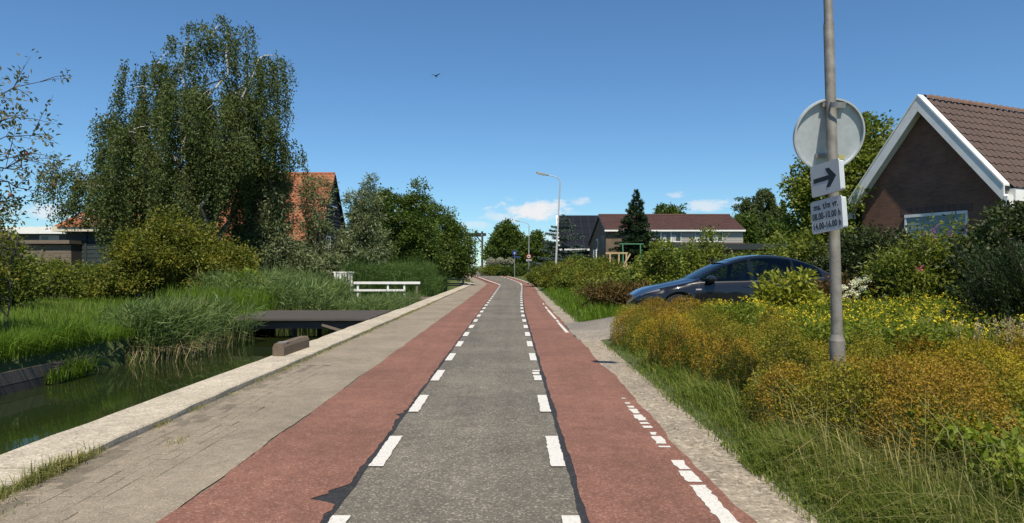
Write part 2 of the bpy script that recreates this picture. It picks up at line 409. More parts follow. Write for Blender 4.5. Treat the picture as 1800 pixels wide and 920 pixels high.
M['mustard'] = leafmat('mustard_seed_heads', [(.15, .10, .010), (.25, .18, .014), (.32, .25, .018), (.35, .30, .025)], .32, .7, 1.8, .2)
M['olive'] = leafmat('olive_seed_heads', [(.075, .085, .012), (.14, .14, .016), (.22, .2, .02), (.26, .24, .028)], .32, .7, 1.8, .2)
M['paleball'] = leafmat('pale_flower_balls', [(.16, .17, .12), (.28, .28, .22), (.42, .41, .35)], .25)
M['flower'] = leafmat('yellow_petals', [(.50, .38, .02), (.66, .52, .03), (.75, .6, .05)], .3)
M['whiteflower'] = leafmat('cream_white_petals', [(.55, .55, .42), (.75, .74, .62), (.82, .8, .7)], .3)
M['purple'] = leafmat('purple_petals', [(.15, .05, .17), (.24, .09, .26), (.3, .14, .3)], .3)
M['pink'] = leafmat('pink_petals', [(.5, .12, .2), (.6, .2, .28)], .3)
M['redleaf'] = leafmat('red_brown_leaves', [(.05, .032, .012), (.085, .055, .018), (.13, .085, .025)], .3)
M['grass'] = leafmat('grass_blades', [(.058, .09, .014), (.10, .145, .022), (.16, .195, .035), (.26, .24, .08)], .35, .5, .5)
M['lawn'] = leafmat('lawn_blades', [(.06, .11, .010), (.10, .17, .015), (.15, .22, .022)], .42, .5, .35)
M['drygrass'] = leafmat('dry_grass', [(.10, .13, .03), (.19, .19, .06), (.34, .29, .12)], .3, .6, .6)
M['reed'] = leafmat('reed_blades', [(.04, .07, .02), (.075, .12, .036), (.13, .18, .06), (.2, .22, .08)], .34, .5, .8)
M['cattail'] = leafmat('cattail_blades', [(.03, .06, .014), (.05, .095, .02), (.08, .13, .03)], .3, .45, .4)
M['straw'] = leafmat('dead_reed', [(.22, .17, .09), (.36, .29, .16), (.45, .38, .24)], .2, .7)

# ------------------------------------------------------------------ the setting
YS = [-6, 25, 38, 58, 66, 73, 79, 85, 95, 110, 125, 145]
def curve_fn(xs):
    yy = np.arange(-6, 145.01, .25); v = np.interp(yy, YS, xs)
    k = np.exp(-np.linspace(-2, 2, 33) ** 2); k /= k.sum()
    v2 = np.convolve(np.pad(v, 16, mode='edge'), k, 'valid')
    return lambda y: np.interp(y, yy, v2)
LE = curve_fn([-2.2, -2.2, -2.2, -2.3, -2.4, -2.95, -3.7, -4.6, -6.1, -8.3, -10.2, -12.4])
LD = curve_fn([-1.1, -1.1, -1.07, -1.05, -1.12, -1.55, -2.4, -3.5, -5.2, -7.5, -9.5, -11.7])
RD = curve_fn([.375, .365, .52, .85, .85, .5, 0, -.75, -2.2, -4.7, -6.6, -8.8])
RE = curve_fn([1.5, 1.48, 1.52, 1.86, 1.9, 1.65, 1.15, .4, -1.1, -3.75, -5.6, -7.8])

def fnoise(y, seed, amp, f):
    y = np.asarray(y, float); r = np.random.default_rng(seed); o = 0
    for k in range(5):
        o = o + np.sin(y * f * 1.9 ** k + r.uniform(0, 6.28)) * amp / 1.5 ** k
    return o
def ysteps(a, b):
    out = [a]
    while out[-1] < b: out.append(out[-1] + max(.04, .012 * max(out[-1], 1)))
    out[-1] = b; return np.array(out)
def strip(name, xl, xr, a, b, dz, mat, parent=None):
    y = ysteps(a, b); z = zr(y) + dz
    V = np.stack([np.stack([xl(y) + 0 * y, y, z], 1), np.stack([xr(y) + 0 * y, y, z], 1)], 1).reshape(-1, 3)
    n = len(y); i = np.arange(n - 1)
    return np_obj(name, V, np.stack([2*i, 2*i+1, 2*i+3, 2*i+2], 1), mat, parent)

# ground: one sheet to the horizon, the canal sunk into it
gx = [-2500, -600, -200, -80, -40, -24, -14, -10, -8.6, -8.42, -8.40, -4.16, -4.14, -3.6, -2.4, 0, 1.55, 2.1, 3, 5, 8, 12, 20, 40, 80, 200, 600, 2500]
gy = [-60, -10, 0, 4, 8, 12, 16, 20, 25, 30, 36, 42, 50, 60, 68, 74.0, 74.03, 80, 86, 92, 98, 104, 112, 130, 160, 220, 400, 900, 2500]
def gz(x, y):
    x = np.asarray(x, float); y = np.asarray(y, float)
    z = zr(y) + np.where(x > 2.05, .03, 0) + np.where(x < -8.41, .08, 0)
    return z
V = []
for y in gy:
    for x in gx:
        z = float(gz(x, y))
        if -4.15 < x < 1.6 and y < 150: z = float(zr(y)) - .06
        if -4.3 > x > -8.41 and y < 74.02 or (x == -4.16 and y < 74.02): z = -1.3
        if x < -4.15 and x > -8.41 and y >= 74.02: z = float(zr(y)) - .02
        V.append((x, y, z))
nx = len(gx)
Fq = [(j*nx+i, j*nx+i+1, (j+1)*nx+i+1, (j+1)*nx+i) for j in range(len(gy)-1) for i in range(nx-1)]
tagp(np_obj('ground', V, Fq, M['ground']), kind='structure')
tagp(np_obj('canal_water', [(-8.5, -60, -.5), (-4.1, -60, -.5), (-4.1, 74.01, -.5), (-8.5, 74.01, -.5)], [(0, 1, 2, 3)], M['water']), kind='structure')

road = strip('road', lambda y: LE(y) + .01, lambda y: RE(y) - .01, -6, 145, 0, M['asphalt']); tagp(road, kind='structure')
strip('tar_seam', lambda y: LD(y) - .62, lambda y: LD(y) - .05 + fnoise(y, 3, .004, 4), -6, 62, .004, M['tar'], road)
strip('tar_seam', lambda y: RD(y) + .06 + fnoise(y, 4, .008, 3), lambda y: RD(y) + .25, -6, 62, .004, M['tar'], road)
def dip(y, c, w, d): return d * np.exp(-((y - c) / w) ** 2)
def red_in_left(y):
    near = 1 - sstep(9, 20, y)
    return LD(y) - .068 - near * (.0 + np.abs(fnoise(y, 8, .010, 5)) + dip(y, 4.70, .07, .20) + dip(y, 4.86, .12, .10) + dip(y, 5.4, .2, .03)
        + dip(y, 7.36, .02, .26) + dip(y, 7.05, .18, .035) + dip(y, 3.9, .3, .05)) - .012 * np.abs(fnoise(y, 9, 1, 9))
strip('red_cycle_lane', lambda y: LE(y) + fnoise(y, 5, .012, 3), red_in_left, -6, 145, .008, M['red'], road)
strip('red_cycle_lane', lambda y: RD(y) + .10 + sstep(10, 30, 30 - y) * .015 + fnoise(y, 6, .007, 3), lambda y: RE(y) + (1 - sstep(30, 60, y)) * fnoise(y, 7, .022, 1.1), -6, 145, .008, M['red'], road)

def paint_patch(y0, y1, xf, w, seed, rag=.006, wear=0.0):
    r = np.random.default_rng(seed); k = max(4, int((y1 - y0) / .045)) if y0 < 16 else 2
    if y0 > 62: k = max(2, int((y1 - y0) / .6))
    y = np.linspace(y0, y1, k); z = zr(y) + .012
    a = xf(y) - w / 2 + r.normal(0, rag, k); b_ = xf(y) + w / 2 + r.normal(0, rag, k)
    V = np.stack([np.stack([a, y + r.normal(0, rag * .4, k), z], 1), np.stack([b_, y, z], 1)], 1).reshape(-1, 3)
    i = np.arange(k - 1)
    return np_obj('road_marking', V, np.stack([2*i, 2*i+1, 2*i+3, 2*i+2], 1), M['paint'], road)
for k in range(-1, 28):
    yc = 3.88 + 2.06 * k
    paint_patch(yc - .49, yc + .49, lambda y: LD(y) + .012, .115, 100 + k, .003)
    if k == 3:
        paint_patch(yc - .47, yc - .02, RD, .11, 200, .004); paint_patch(yc + .06, yc + .3, lambda y: RD(y) - .01, .10, 201, .006); paint_patch(yc + .36, yc + .49, RD, .1, 202, .006)
    else: paint_patch(yc - .49, yc + .49, RD, .115, 300 + k, .003)
paint_patch(61.5, 112, lambda y: LD(y) + .02, .15, 11); 
for y0 in np.arange(66, 110, 3.2): paint_patch(y0, y0 + 2.2, lambda y: RD(y) + .05, .14, 12)
paint_patch(60, 66, lambda y: RD(y) + .03, .12, 14)
paint_patch(64, 112, lambda y: RE(y) - .10, .14, 13)
for (a, b_, w) in [(3.2, 4.98, .115), (5.05, 5.33, .11), (5.37, 5.62, .09), (6.02, 6.07, .10), (6.15, 6.42, .09), (6.47, 6.58, .05), (6.75, 6.84, .085), (6.92, 7.0, .09), (7.08, 7.36, .09),
                  (7.42, 7.66, .08), (7.72, 7.82, .07), (7.95, 8.02, .06), (8.25, 8.3, .05), (16.6, 19.6, .085), (19.8, 20.6, .07), (21, 25.5, .08), (26, 27.5, .07), (29, 30, .06)]:
    paint_patch(a, b_, lambda y: RE(y) - .14, w, int(a * 100), .006)
strip('tar_seam', lambda y: RD(y)*0 - 1.0, lambda y: RD(y) - .02, 49.6, 50.1, .003, M['tar'], road)

# right shoulder, driveway, pavement, kerb wall
sh = strip('gravel_shoulder', lambda y: RE(y) - .12, lambda y: RE(y) + .52 + fnoise(y, 21, .06, 1.3) - .15 * sstep(24, 50, y), -6, 62, .002 + .0, M['sand']); tagp(sh, kind='structure')
V = [(1.42, 14.2, .0), (2.2, 13.6, .035), (9, 13.9, .25), (9, 19.6, .25), (2.6, 20.2, .035), (1.42, 19.9, .0)]
dr = np_obj('driveway', [(1.44, 15.0, .012), (2.0, 15.0, .06), (2.1, 19.4, .06), (1.44, 19.2, .012), (3.2, 14.6, .24), (3.2, 19.6, .24), (9, 14.4, .25), (9, 20, .25),
            (1.40, 14.9, -.05), (2.0, 14.85, -.05), (3.2, 14.3, -.05), (9, 14.0, -.05), (1.40, 19.3, -.05), (2.1, 19.55, -.05), (3.2, 19.9, -.05), (9, 20.4, -.05)],
            [(0, 1, 2, 3), (1, 4, 5, 2), (4, 6, 7, 5), (8, 9, 1, 0), (9, 10, 4, 1), (10, 11, 6, 4), (3, 2, 13, 12), (2, 5, 14, 13), (5, 7, 15, 14)], M['drive']); tagp(dr, kind='structure')
strip('tar_seam', lambda y: RE(y) - .02 + fnoise(y, 31, .03, 2), lambda y: RE(y) + .07 + fnoise(y, 32, .03, 2.4), 15.0, 19.0, .014, M['tar'], dr)
def pave_left(y): return np.where(y < 64, -3.57, -3.57 + (LE(y) - 1.45 + 3.57) * sstep(62, 78, y))
pv = strip('pavement', pave_left, lambda y: LE(y) + .02, -6, 112, -.0035, M['joint']); tagp(pv, kind='structure')
strip('worn_paving', lambda y: pave_left(y) + .02, lambda y: LE(y) - .012 + fnoise(y, 15, .01, 2), 11.16, 112, .0005, M['paver'], pv)
strip('worn_paving', lambda y: LE(y) - .50 + fnoise(y, 41, .07, 1.4) - .25 * sstep(6, 11, y), lambda y: LE(y) - .012 + fnoise(y, 15, .01, 2), -6, 11.2, .0075, M['paver'], pv)
# concrete pavers, laid lengthwise, each one a piece
pw, pl = .1205, .305
bmv = [(-pw/2+.002, -pl/2+.006, -.05), (pw/2-.002, -pl/2+.006, -.05), (pw/2-.002, pl/2-.006, -.05), (-pw/2+.002, pl/2-.006, -.05)]
e = .006
bmv += [(-pw/2+.003, -pl/2+.007, -.003), (pw/2-.003, -pl/2+.007, -.003), (pw/2-.003, pl/2-.007, -.003), (-pw/2+.003, pl/2-.007, -.003),
        (-pw/2+e, -pl/2+e+.005, 0), (pw/2-e, -pl/2+e+.005, 0), (pw/2-e, pl/2-e-.005, 0), (-pw/2+e, pl/2-e-.005, 0)]
pm = MB().add(bmv, [(0,1,5,4),(1,2,6,5),(2,3,7,6),(3,0,4,7),(4,5,9,8),(5,6,10,9),(6,7,11,10),(7,4,8,11),(8,9,10,11)])
p0 = pm.build('paver', M['paver'], pv)
first = True
pr = random.Random(3)
for c in range(3, 11):
    x = -2.285 - c * pw
    for k in range(26):
        y = 3.55 + k * pl + (pl / 2 if c % 2 else 0) + pr.uniform(-.006, .006)
        if y > 11.05: continue
        o = p0 if first else p0.copy()
        if not first: COL.objects.link(o); o.parent = pv
        first = False
        sink = max(0, (c - 6) * .0015)
        o.location = (x + pr.uniform(-.002, .002), y, .003 + pr.uniform(-.0045, .003) - sink)
        o.rotation_euler = (pr.gauss(0, .004), pr.gauss(0, .012), pr.gauss(0, .006))
kb = empty('canal_wall', (-3.9, 0, 0)); tagp(kb, 'pale concrete canal wall with flat worn coping along the pavement', 'wall')
for (a, b_, top) in [(-6, 5.22, .055), (5.25, 14.6, .06), (14.62, 24.9, .06), (24.93, 29.6, .035), (29.63, 44, .05), (44.03, 60, .05), (60.03, 71.5, .05)]:
    ks = np.arange(a, b_, .5); ks = np.append(ks[:-1] if b_ - ks[-1] < .2 else ks, b_); vs = []; fs = []
    r_ = np.random.default_rng(int(a * 7) + 99)
    for i, y in enumerate(ks):
        jo, ji, t = r_.normal(0, .008), r_.normal(0, .008), top + r_.normal(0, .003)
        cv = -1.3 * sstep(66, 72, y) if y > 66 else 0
        xo, xi = -4.22 + jo + cv, -3.585 + ji + cv
        vs += [(xo - kb.location.x, y, -1.25), (xo - kb.location.x, y, t - .02), (xo + .02 - kb.location.x, y, t), (xi - .015 - kb.location.x, y, t), (xi - kb.location.x, y, t - .015), (xi - kb.location.x, y, -.2)]
    n6 = len(ks)
    for i in range(n6 - 1):
        for q in range(5): fs.append((i*6+q, i*6+q+1, (i+1)*6+q+1, (i+1)*6+q))
    fs.append(tuple(range(6))); fs.append(tuple((n6-1)*6 + q for q in range(5, -1, -1)))
    MB().add(vs, fs).build('coping_stone', M['kerb'], kb)
# timber quay edge of the far bank
q = empty('timber_quay_edge', (-8.38, 8, 0)); tagp(q, 'dark weathered timber boarding along the far bank under the grass', 'quay edge')
for k, (a, b_) in enumerate([(-12, -6.5), (-6.45, -1), (-.95, 3.0), (3.05, 5.6)]):
    MB().box(-.03, .03, a, b_, -.35, -.10 - .012 * k).build('board', M['oldwood'], q); MB().box(-.028, .028, a, b_, -.62, -.36).build('board', M['deckwood'], q)
for k in range(8): MB().box(.03, .15, -11 + k * 2.2, -10.86 + k * 2.2, -1.2, -.14).build('post', M['deckwood'], q)

# ------------------------------------------------------------------ plants: generators
def unit(v): return v / np.maximum(np.linalg.norm(v, axis=-1, keepdims=True), 1e-9)
def leaf_quads(P, L, Wd, up=.5, d=None, r=rng, fold=.12):
    """one bent diamond per leaf: P (n,3), L length, Wd width (scalars or arrays), d preferred direction"""
    n = len(P); L = np.broadcast_to(np.asarray(L, float), (n,)) * r.uniform(.65, 1.25, n); Wd = np.broadcast_to(np.asarray(Wd, float), (n,)) * r.uniform(.7, 1.2, n)
    dd = r.normal(0, 1, (n, 3))
    if d is not None: dd = dd * .55 + d
    dd = unit(dd); nn = r.normal(0, 1, (n, 3)); nn[:, 2] += up * 2; s = unit(np.cross(dd, nn)); m = np.cross(s, dd)
    L = L[:, None]; Wd = Wd[:, None]
    V = np.stack([P, P + dd * L * .42 + s * Wd * .5 + m * L * fold, P + dd * L, P + dd * L * .42 - s * Wd * .5 + m * L * fold], 1)
    return V.reshape(-1, 3), np.arange(4 * n).reshape(-1, 4)
def lobe_points(lobes, n, r, shell=.5, rough=.22):
    lob = np.array(lobes, float); w = (lob[:, 3] * lob[:, 4] * lob[:, 5]) ** .75; w /= w.sum()
    k = r.choice(len(lob), n, p=w); d = unit(r.normal(0, 1, (n, 3)))
    rad = shell + (1 - shell) * r.uniform(0, 1, n) ** .6
    rad = rad * (1 + r.normal(0, rough * .6, n).clip(-.4, .35))
    return lob[k, :3] + d * lob[k, 3:] * rad[:, None], d
def clump_leaves(C, D, per, cr, L, Wd, r, flat=.75, droop=0.0, up=.5):
    n = len(C); per_n = np.maximum(3, r.poisson(per, n)); idx = np.repeat(np.arange(n), per_n)
    crs = cr * r.uniform(.55, 1.35, n)[idx][:, None]
    off = r.normal(0, .5, (len(idx), 3)); off[:, 2] *= flat
    P = C[idx] + off * crs
    d = unit(off + .5 * D[idx]); d[:, 2] -= droop
    return leaf_quads(P, L, Wd, up, d, r)
def limb(mb, a, b, r0, r1, r, n=4, sag=.12, sides=5):
    a, b = Vector(a), Vector(b); L = (b - a).length; pts = []; rad = []
    for i in range(n + 1):
        t = i / n; p = a.lerp(b, t); w = math.sin(math.pi * t) * L
        pts.append(p + Vector((r.normal(0, .05) * w, r.normal(0, .05) * w, sag * w + r.normal(0, .03) * w))); rad.append(r0 + (r1 - r0) * t)
    mb.tube(pts, rad, sides, False); return pts
def plant(name, label, cat, base, lobes, clumps, per, cr, leaf, mat, trunk=None, bark='bark', limbs=26, droop=.1, up=.5, shell=.5, seed=1, group=None,
          parts=('crown', 'trunk'), flat=.75, rough=.22, stems=1):
    """tree or shrub: clumps of real leaves through the crown's volume, limbs running out to them"""
    r = np.random.default_rng(seed); root = empty(name, base); tagp(root, label, cat, group)
    C, D = lobe_points(lobes, int(clumps * 1.2), r, shell, rough)
    C[:, 2] = np.maximum(C[:, 2], .08)
    V, Fq = clump_leaves(C, D, per, cr, leaf[0] * 1.3, leaf[1] * 1.35, r, flat, droop, up)
    V[:, 2] = np.maximum(V[:, 2], .01)
    np_obj(parts[0], V, Fq, M[mat], root)
    mb = MB(); tr, th = trunk if trunk else (.04, .5)
    top = np.array(lobes, float)[:, 2].max()
    forks = []
    for s in range(stems):
        a = r.uniform(0, 6.28); o = Vector((math.cos(a), math.sin(a), 0)) * (tr * 1.6 if stems > 1 else 0)
        pts = []; rad = []; lean = Vector((r.normal(0, .05), r.normal(0, .05), 0)) + o * 1.2
        for i in range(7):
            t = i / 6; z = top * t; pts.append(o + lean * z + Vector((r.normal(0, .02) * z, r.normal(0, .02) * z, z))); rad.append(max(.012, tr * (1 - .85 * t)) * (1.25 if i == 0 else 1))
        mb.tube(pts, rad, 8, False); forks += [p for p in pts if p.z >= min(th, top * .8)] or [pts[-2]]
    for i in r.choice(len(C), min(limbs, len(C)), replace=False):
        c = Vector(C[i]); st = [f for f in forks if f.z < c.z + .1 * top] or forks[:1]
        f = st[int(r.integers(len(st)))]
        limb(mb, f, c, tr * .38, max(.006, tr * .07), r, 4, .05)
    mb.build(parts[1], M[bark], root, smooth=True, angle=80)
    return root
def blades(P, H, Wd, r, lean=.35, wind=(0, 0), seg=2, curl=.6):
    """grass or reed blades: two bent segments each, rooted at P"""
    n = len(P); H = np.broadcast_to(np.asarray(H, float), (n,)) * r.uniform(.55, 1.2, n); a = r.uniform(0, 2 * np.pi, n)
    ld = np.stack([np.cos(a), np.sin(a), np.zeros(n)], 1) * (np.abs(r.normal(0, lean, n)))[:, None] + np.array([wind[0], wind[1], 0])
    s = np.stack([-np.sin(a + r.normal(0, .8, n)), np.cos(a), np.zeros(n)], 1); s = unit(s) * (np.broadcast_to(np.asarray(Wd, float), (n,)) * r.uniform(.6, 1.3, n) * .5)[:, None]
    Hc = H[:, None]; up = np.array([0, 0, 1.0])
    p1 = P + (up * .55 + ld * .22) * Hc
    tip_up = np.clip(1 - curl * np.linalg.norm(ld, axis=1, keepdims=True) ** 1.2, .35, 1)
    p2 = P + (up * tip_up + ld * .95) * Hc
    V = np.stack([P - s, P + s, p1 + s * .85, p1 - s * .85, p2 + s * .12, p2 - s * .12], 1).reshape(-1, 3)
    i = np.arange(n)[:, None] * 6
    return V, np.concatenate([i + np.array([0, 1, 2, 3]), i + np.array([3, 2, 4, 5])], 1).reshape(-1, 4)
def merge(*vf):
    Vs, Fs, Is, n = [], [], [], 0
    for k, (V, Fq) in enumerate(vf):
        Vs.append(V); Fs.append(Fq + n); Is.append(np.full(len(Fq), k)); n += len(V)
    return np.concatenate(Vs), np.concatenate(Fs), np.concatenate(Is)
def patch_noise(P, f, seed):
    r = np.random.default_rng(seed); o = 0
    for k in range(4):
        a = r.uniform(0, 6.28); q = P[:, 0] * math.cos(a) + P[:, 1] * math.sin(a); o = o + np.sin(q * f * 1.6 ** k + r.uniform(0, 6.28)) / 1.3 ** k
    return o / 2.6
def scatter(n, x0, x1, y0, y1, r, near=False):
    """points in a rectangle; with near, thinning out with distance as seen"""
    x = r.uniform(x0, x1, n)
    if near: u = r.uniform(0, 1, n); y = 1 / (1 / y0 + u * (1 / y1 - 1 / y0))
    else: y = r.uniform(y0, y1, n)
    return np.stack([x, y, gz(x, y)], 1)

def weeping_birch(name, label, base, limbs_ends, strands, mat, seed, hang=(1.2, 3.2), leaf=(.085, .055), per=46, trunk_r=.26, group=None, spread=.55, low=(0, 0)):
    """birch: pale stems rising to the ends given, from which curtains of fine twigs hang"""
    r = np.random.default_rng(seed); root = empty(name, base); tagp(root, label, 'tree', group)
    mb = MB(); starts = []; wts = []
    for (x, y, z, w) in limbs_ends:
        e_ = Vector((x, y, z)); h0 = max(.8, z * .18)
        b0 = Vector((x * .10, y * .10, h0)); pts = limb(mb, b0, e_, trunk_r * .42, .025, r, 7, .10, 6)
        for t, p in enumerate(pts):
            if t == 7: starts += [(p, w * 1.6, .6)] * 2
            if t >= 3: starts.append((p, w * (.5 + .12 * t), .55 + .08 * (7 - t)))
        for q in range(int(4 + 2 * w)):
            p = pts[int(r.integers(3, 8))]; d = Vector((r.normal(0, 1), r.normal(0, 1), r.normal(.25, .4))).normalized() * r.uniform(.5, 1.5) * w
            pp = limb(mb, p, p + d, .03, .008, r, 3, .1, 4); starts.append((pp[-1], w * .9, .6)); starts.append((pp[1], w * .5, .5))
    mb.tube([(0, 0, 0), (.03, 0, 1.2), (-.02, .03, 2.6), (.05, 0, 4.2)], [trunk_r * 1.15, trunk_r, trunk_r * .85, trunk_r * .6], 9, False)
    mb.build('trunk', M['birchbark'], root, smooth=True, angle=80)
    S = np.array([tuple(p) for p, _, _ in starts]); w = np.array([a for _, a, _ in starts]); w /= w.sum()
    n = strands; nc = strands // 10; ci = r.choice(len(S), nc, p=w); cl = S[ci] + r.normal(0, spread, (nc, 3)) * np.array([1, 1, .55]); cln = r.uniform(hang[0], hang[1], nc) * r.choice([.4, .75, 1.0, 1.3], nc) * (1 - .5 * sstep(.72, .95, cl[:, 2] / S[:, 2].max()))
    k = r.integers(0, nc, n); o = cl[k] + r.normal(0, .15, (n, 3)); ln = cln[k] * r.uniform(.65, 1.15, n)
    zmin = .5 + low[0] * sstep(2.6, 4.4, -o[:, 0]) + low[1] * sstep(1.6, 3.4, o[:, 0]); ln = np.minimum(ln, np.maximum(o[:, 2] - zmin - r.uniform(0, .8, n), .3))
    out = unit(o * np.array([1, 1, 0]) + r.normal(0, .4, (n, 3)) * np.array([1, 1, 0])) * r.uniform(.05, .38, n)[:, None]
    k = np.repeat(np.arange(n), np.maximum(5, (per * ln / hang[1]).astype(int))); t = r.uniform(0, 1, len(k)) ** .9
    P = o[k] + out[k] * (1 - (1 - t[:, None]) ** 2) * .9
    P[:, 2] += .25 * np.sin(t * 2.2) * .6 - ln[k] * t ** 1.15
    P += r.normal(0, .055, P.shape)
    d = np.zeros_like(P); d[:, 2] = -.75; d += out[k] * .5
    V, Fq = leaf_quads(P, leaf[0], leaf[1], .15, d, r)
    np_obj('crown', V, Fq, M[mat], root)
    return root
def conifer(name, label, base, H, Rb, mat, seed, tiers=26, droop=.28, per=330, nl=(.16, .045), start=.08, pw_=.9, flat=.5, gap=0.0, group=None):
    r = np.random.default_rng(seed); root = empty(name, base); tagp(root, label, 'tree', group); mb = MB()
    mb.tube([(0, 0, 0), (.02, 0, H * .5), (0, 0, H)], [H * .022, H * .013, .012], 7, False); Ps = []; Ds = []
    for i in range(tiers):
        t = i / (tiers - 1); z = H * (start + (1 - start) * t ** .92); rad = Rb * (1 - t) ** pw_ + .06
        nb = int(7 + 5 * (1 - t))
        for b_ in range(nb):
            if r.uniform() < gap: continue
            a = r.uniform(0, 6.28); L = rad * r.uniform(.62, 1.14); tip = Vector((math.cos(a) * L, math.sin(a) * L, z - droop * L + r.normal(0, .06)))
            pts = limb(mb, (0, 0, z), tip, .03 * (1 - t) + .008, .005, r, 3, -.03, 3)
            m_ = int(per * (L / Rb) ** 1.2) + 14; u = r.uniform(.08, 1, m_) ** .75; o = np.array([0, 0, z]); tp = np.array(tuple(tip))
            P = o + (tp - o) * u[:, None]; side = np.array([-math.sin(a), math.cos(a), 0]); wdt = .34 * L * (1.08 - u) + .05
            P += side * (r.uniform(-1, 1, m_) * wdt)[:, None]; P[:, 2] += r.normal(0, .05 * flat * 2, m_) - np.abs(r.normal(0, .06, m_)) + .08 * u ** 3 * L
            Ps.append(P); D = np.array([math.cos(a), math.sin(a), -.1]) + side * np.sign((P - o) @ side)[:, None] * .6; Ds.append(D)
    P = np.concatenate(Ps); D = np.concatenate(Ds)
    V, Fq = leaf_quads(P, nl[0], nl[1], .6, D, r, .05); np_obj('crown', V, Fq, M[mat], root)
    mb.build('trunk', M['bark'], root, smooth=True, angle=80)
    return root

# ------------------------------------------------------------------ buildings
def tile_mesh(w, h, t=.03):                      # one S-shaped pantile, ridge side at y=0, running down to y=-h, in its own plane
    xs = [0, .18, .38, .58, .8, 1.06]; zs = [.012, .045, .052, .022, .0, .014]
    v = [(x * w, .06, z * w * 3) for x, z in zip(xs, zs)] + [(x * w, -h, z * w * 3 + t) for x, z in zip(xs, zs)] + [(x * w, -h, z * w * 3 + .004) for x, z in zip(xs, zs)]
    n = len(xs); f = [(i, i + n, i + n + 1, i + 1) for i in range(n - 1)] + [(i + n, i + 2*n, i + 2*n + 1, i + n + 1) for i in range(n - 1)]
    return v, f
def frame_matrix(o, u, v):                       # u along the eaves, v up the slope
    u, v = Vector(u).normalized(), Vector(v).normalized(); n = u.cross(v)
    m = Matrix((u, v, n)).transposed().to_4x4(); m.translation = Vector(o); return m
def tile_sheet(name, parent, o, u, v, nu, nv, w, h, mat, skip=0):
    mx = frame_matrix(o, u, v); tv, tf = tile_mesh(w, h); mb = MB(); r = random.Random(nu * nv)
    for j in range(nv):
        for i in range(skip, nu):
            dz = r.gauss(0, .004); mb.add([mx @ Vector((x + i * w, y - j * h, z + dz)) for x, y, z in tv], tf)
    me = bpy.data.meshes.new(name); me.from_pydata(mb.v, [], mb.f); me.update()
    ob = link_mesh(name, me, mat, parent); ob['kind'] = 'stuff'; return ob

# brick bungalow on the right, gable to the road
hb = empty('brick_house', (13.38, 22.1, 0), R(24)); tagp(hb, 'dark brick house with white verge boards and brown pantile roof', 'house')
AP, EV, HW, LEN = 7.10, 3.95, 2.6, 9.0
MB().add([(0, -2.35, 0), (0, 2.35, 0), (0, 2.35, 4.15), (0, 0, 6.95), (0, -2.35, 4.15), (LEN, -2.35, 0), (LEN, 2.35, 0), (LEN, 2.35, 4.15), (LEN, 0, 6.95), (LEN, -2.35, 4.15)],
         [(0, 1, 2, 3, 4), (9, 8, 7, 6, 5), (0, 4, 9, 5), (1, 6, 7, 2), (2, 7, 8, 3), (3, 8, 9, 4)]).build('wall', M['brick_dark'], hb)
sl = Vector((0, HW, AP - EV)).normalized()
r1 = MB()
for s in (-1, 1):
    r1.add([(-.28, 0, AP - .03), (LEN, 0, AP - .03), (LEN, s * HW, EV - .03), (-.30, s * HW, EV - .03), (-.30, 0, AP - .15), (LEN, 0, AP - .15), (LEN, s * HW, EV - .15), (-.30, s * HW, EV - .15)],
           [(0, 1, 2, 3), (7, 6, 5, 4), (0, 3, 7, 4), (1, 5, 6, 2), (3, 2, 6, 7)])
roof = r1.build('roof', M['darkfascia'], hb)
v0, f0 = tile_mesh(.30, .335); tme = MB().add(v0, f0); tl0 = tme.build('roof_tile', M['tile_brown'], roof)
mx = frame_matrix((-.02, -.10, AP - .125), (1, 0, 0), (0, sl.y, sl.z)); first = True; tr_ = random.Random(8)
for j in range(12):
    for i in range(19):
        o = tl0 if first else tl0.copy()
        if not first: COL.objects.link(o); o.parent = roof
        first = False
        o.matrix_local = mx @ Matrix.Translation((i * .30, -j * .335 + tr_.uniform(-.006, .006), tr_.uniform(-.004, .006))) @ Matrix.Rotation(tr_.gauss(0, .006), 4, 'Z')
tile_sheet('roof_tiles', roof, (-.02, -.10, AP - .125), (1, 0, 0), (0, sl.y, sl.z), 30, 12, .30, .335, M['tile_brown'], skip=19)
for k in range(28):                              # ridge caps
    a = -.1 + k * .33; vs = []
    for q, (x, s) in enumerate(((a, 1.0), (a + .27, 1.06), (a + .34, 1.30))):
        vs += [(x, math.cos(t) * .14 * s, AP - .06 + math.sin(t) * .14 * s) for t in [math.pi * g / 6 for g in range(7)]]
    MB().add(vs, [(q*7+g, q*7+g+1, (q+1)*7+g+1, (q+1)*7+g) for q in range(2) for g in range(6)]).build('ridge_tile', M['ridge'], roof)
for s in (-1, 1):                                # verge: broad board, soffit behind it, bright capping on top
    n = Vector((0, s * sl.z, sl.y)); a = Vector((0, 0, AP + .05)); b_ = Vector((0, s * HW, EV + .05)); down = Vector((0, -s * sl.z, -sl.y)) 
    dn = Vector((0, 0, -1))
    def vb(x0, x1, t0, t1, name, mat):
        q = []
        for x in (x0, x1):
            for (p, t) in ((a, t0), (b_, t0), (b_, t1), (a, t1)): q.append((x, p.y, p.z - t))
        MB().add(q, [(0,1,2,3),(7,6,5,4),(0,4,5,1),(1,5,6,2),(2,6,7,3),(3,7,4,0)]).build(name, mat, hb)
    vb(-.37, -.32, .06, .52, 'verge_board', M['whitepaint'])
    vb(-.39, -.10, -.01, .055, 'verge_capping', M['whitepaint'])
    vb(-.315, -.005, .36, .42, 'soffit', M['whitepaint'])
    MB().box(-.37, -.02, s * HW - .02 if s > 0 else -HW - .10, s * HW + .10 if s > 0 else -HW + .02, EV - .62, EV - .30).build('verge_return', M['whitepaint'], hb)
MB().box(-.10, LEN, -HW - .16, -HW + .12, EV - .44, EV - .09).build('gutter_fascia', M['whitepaint'], hb)
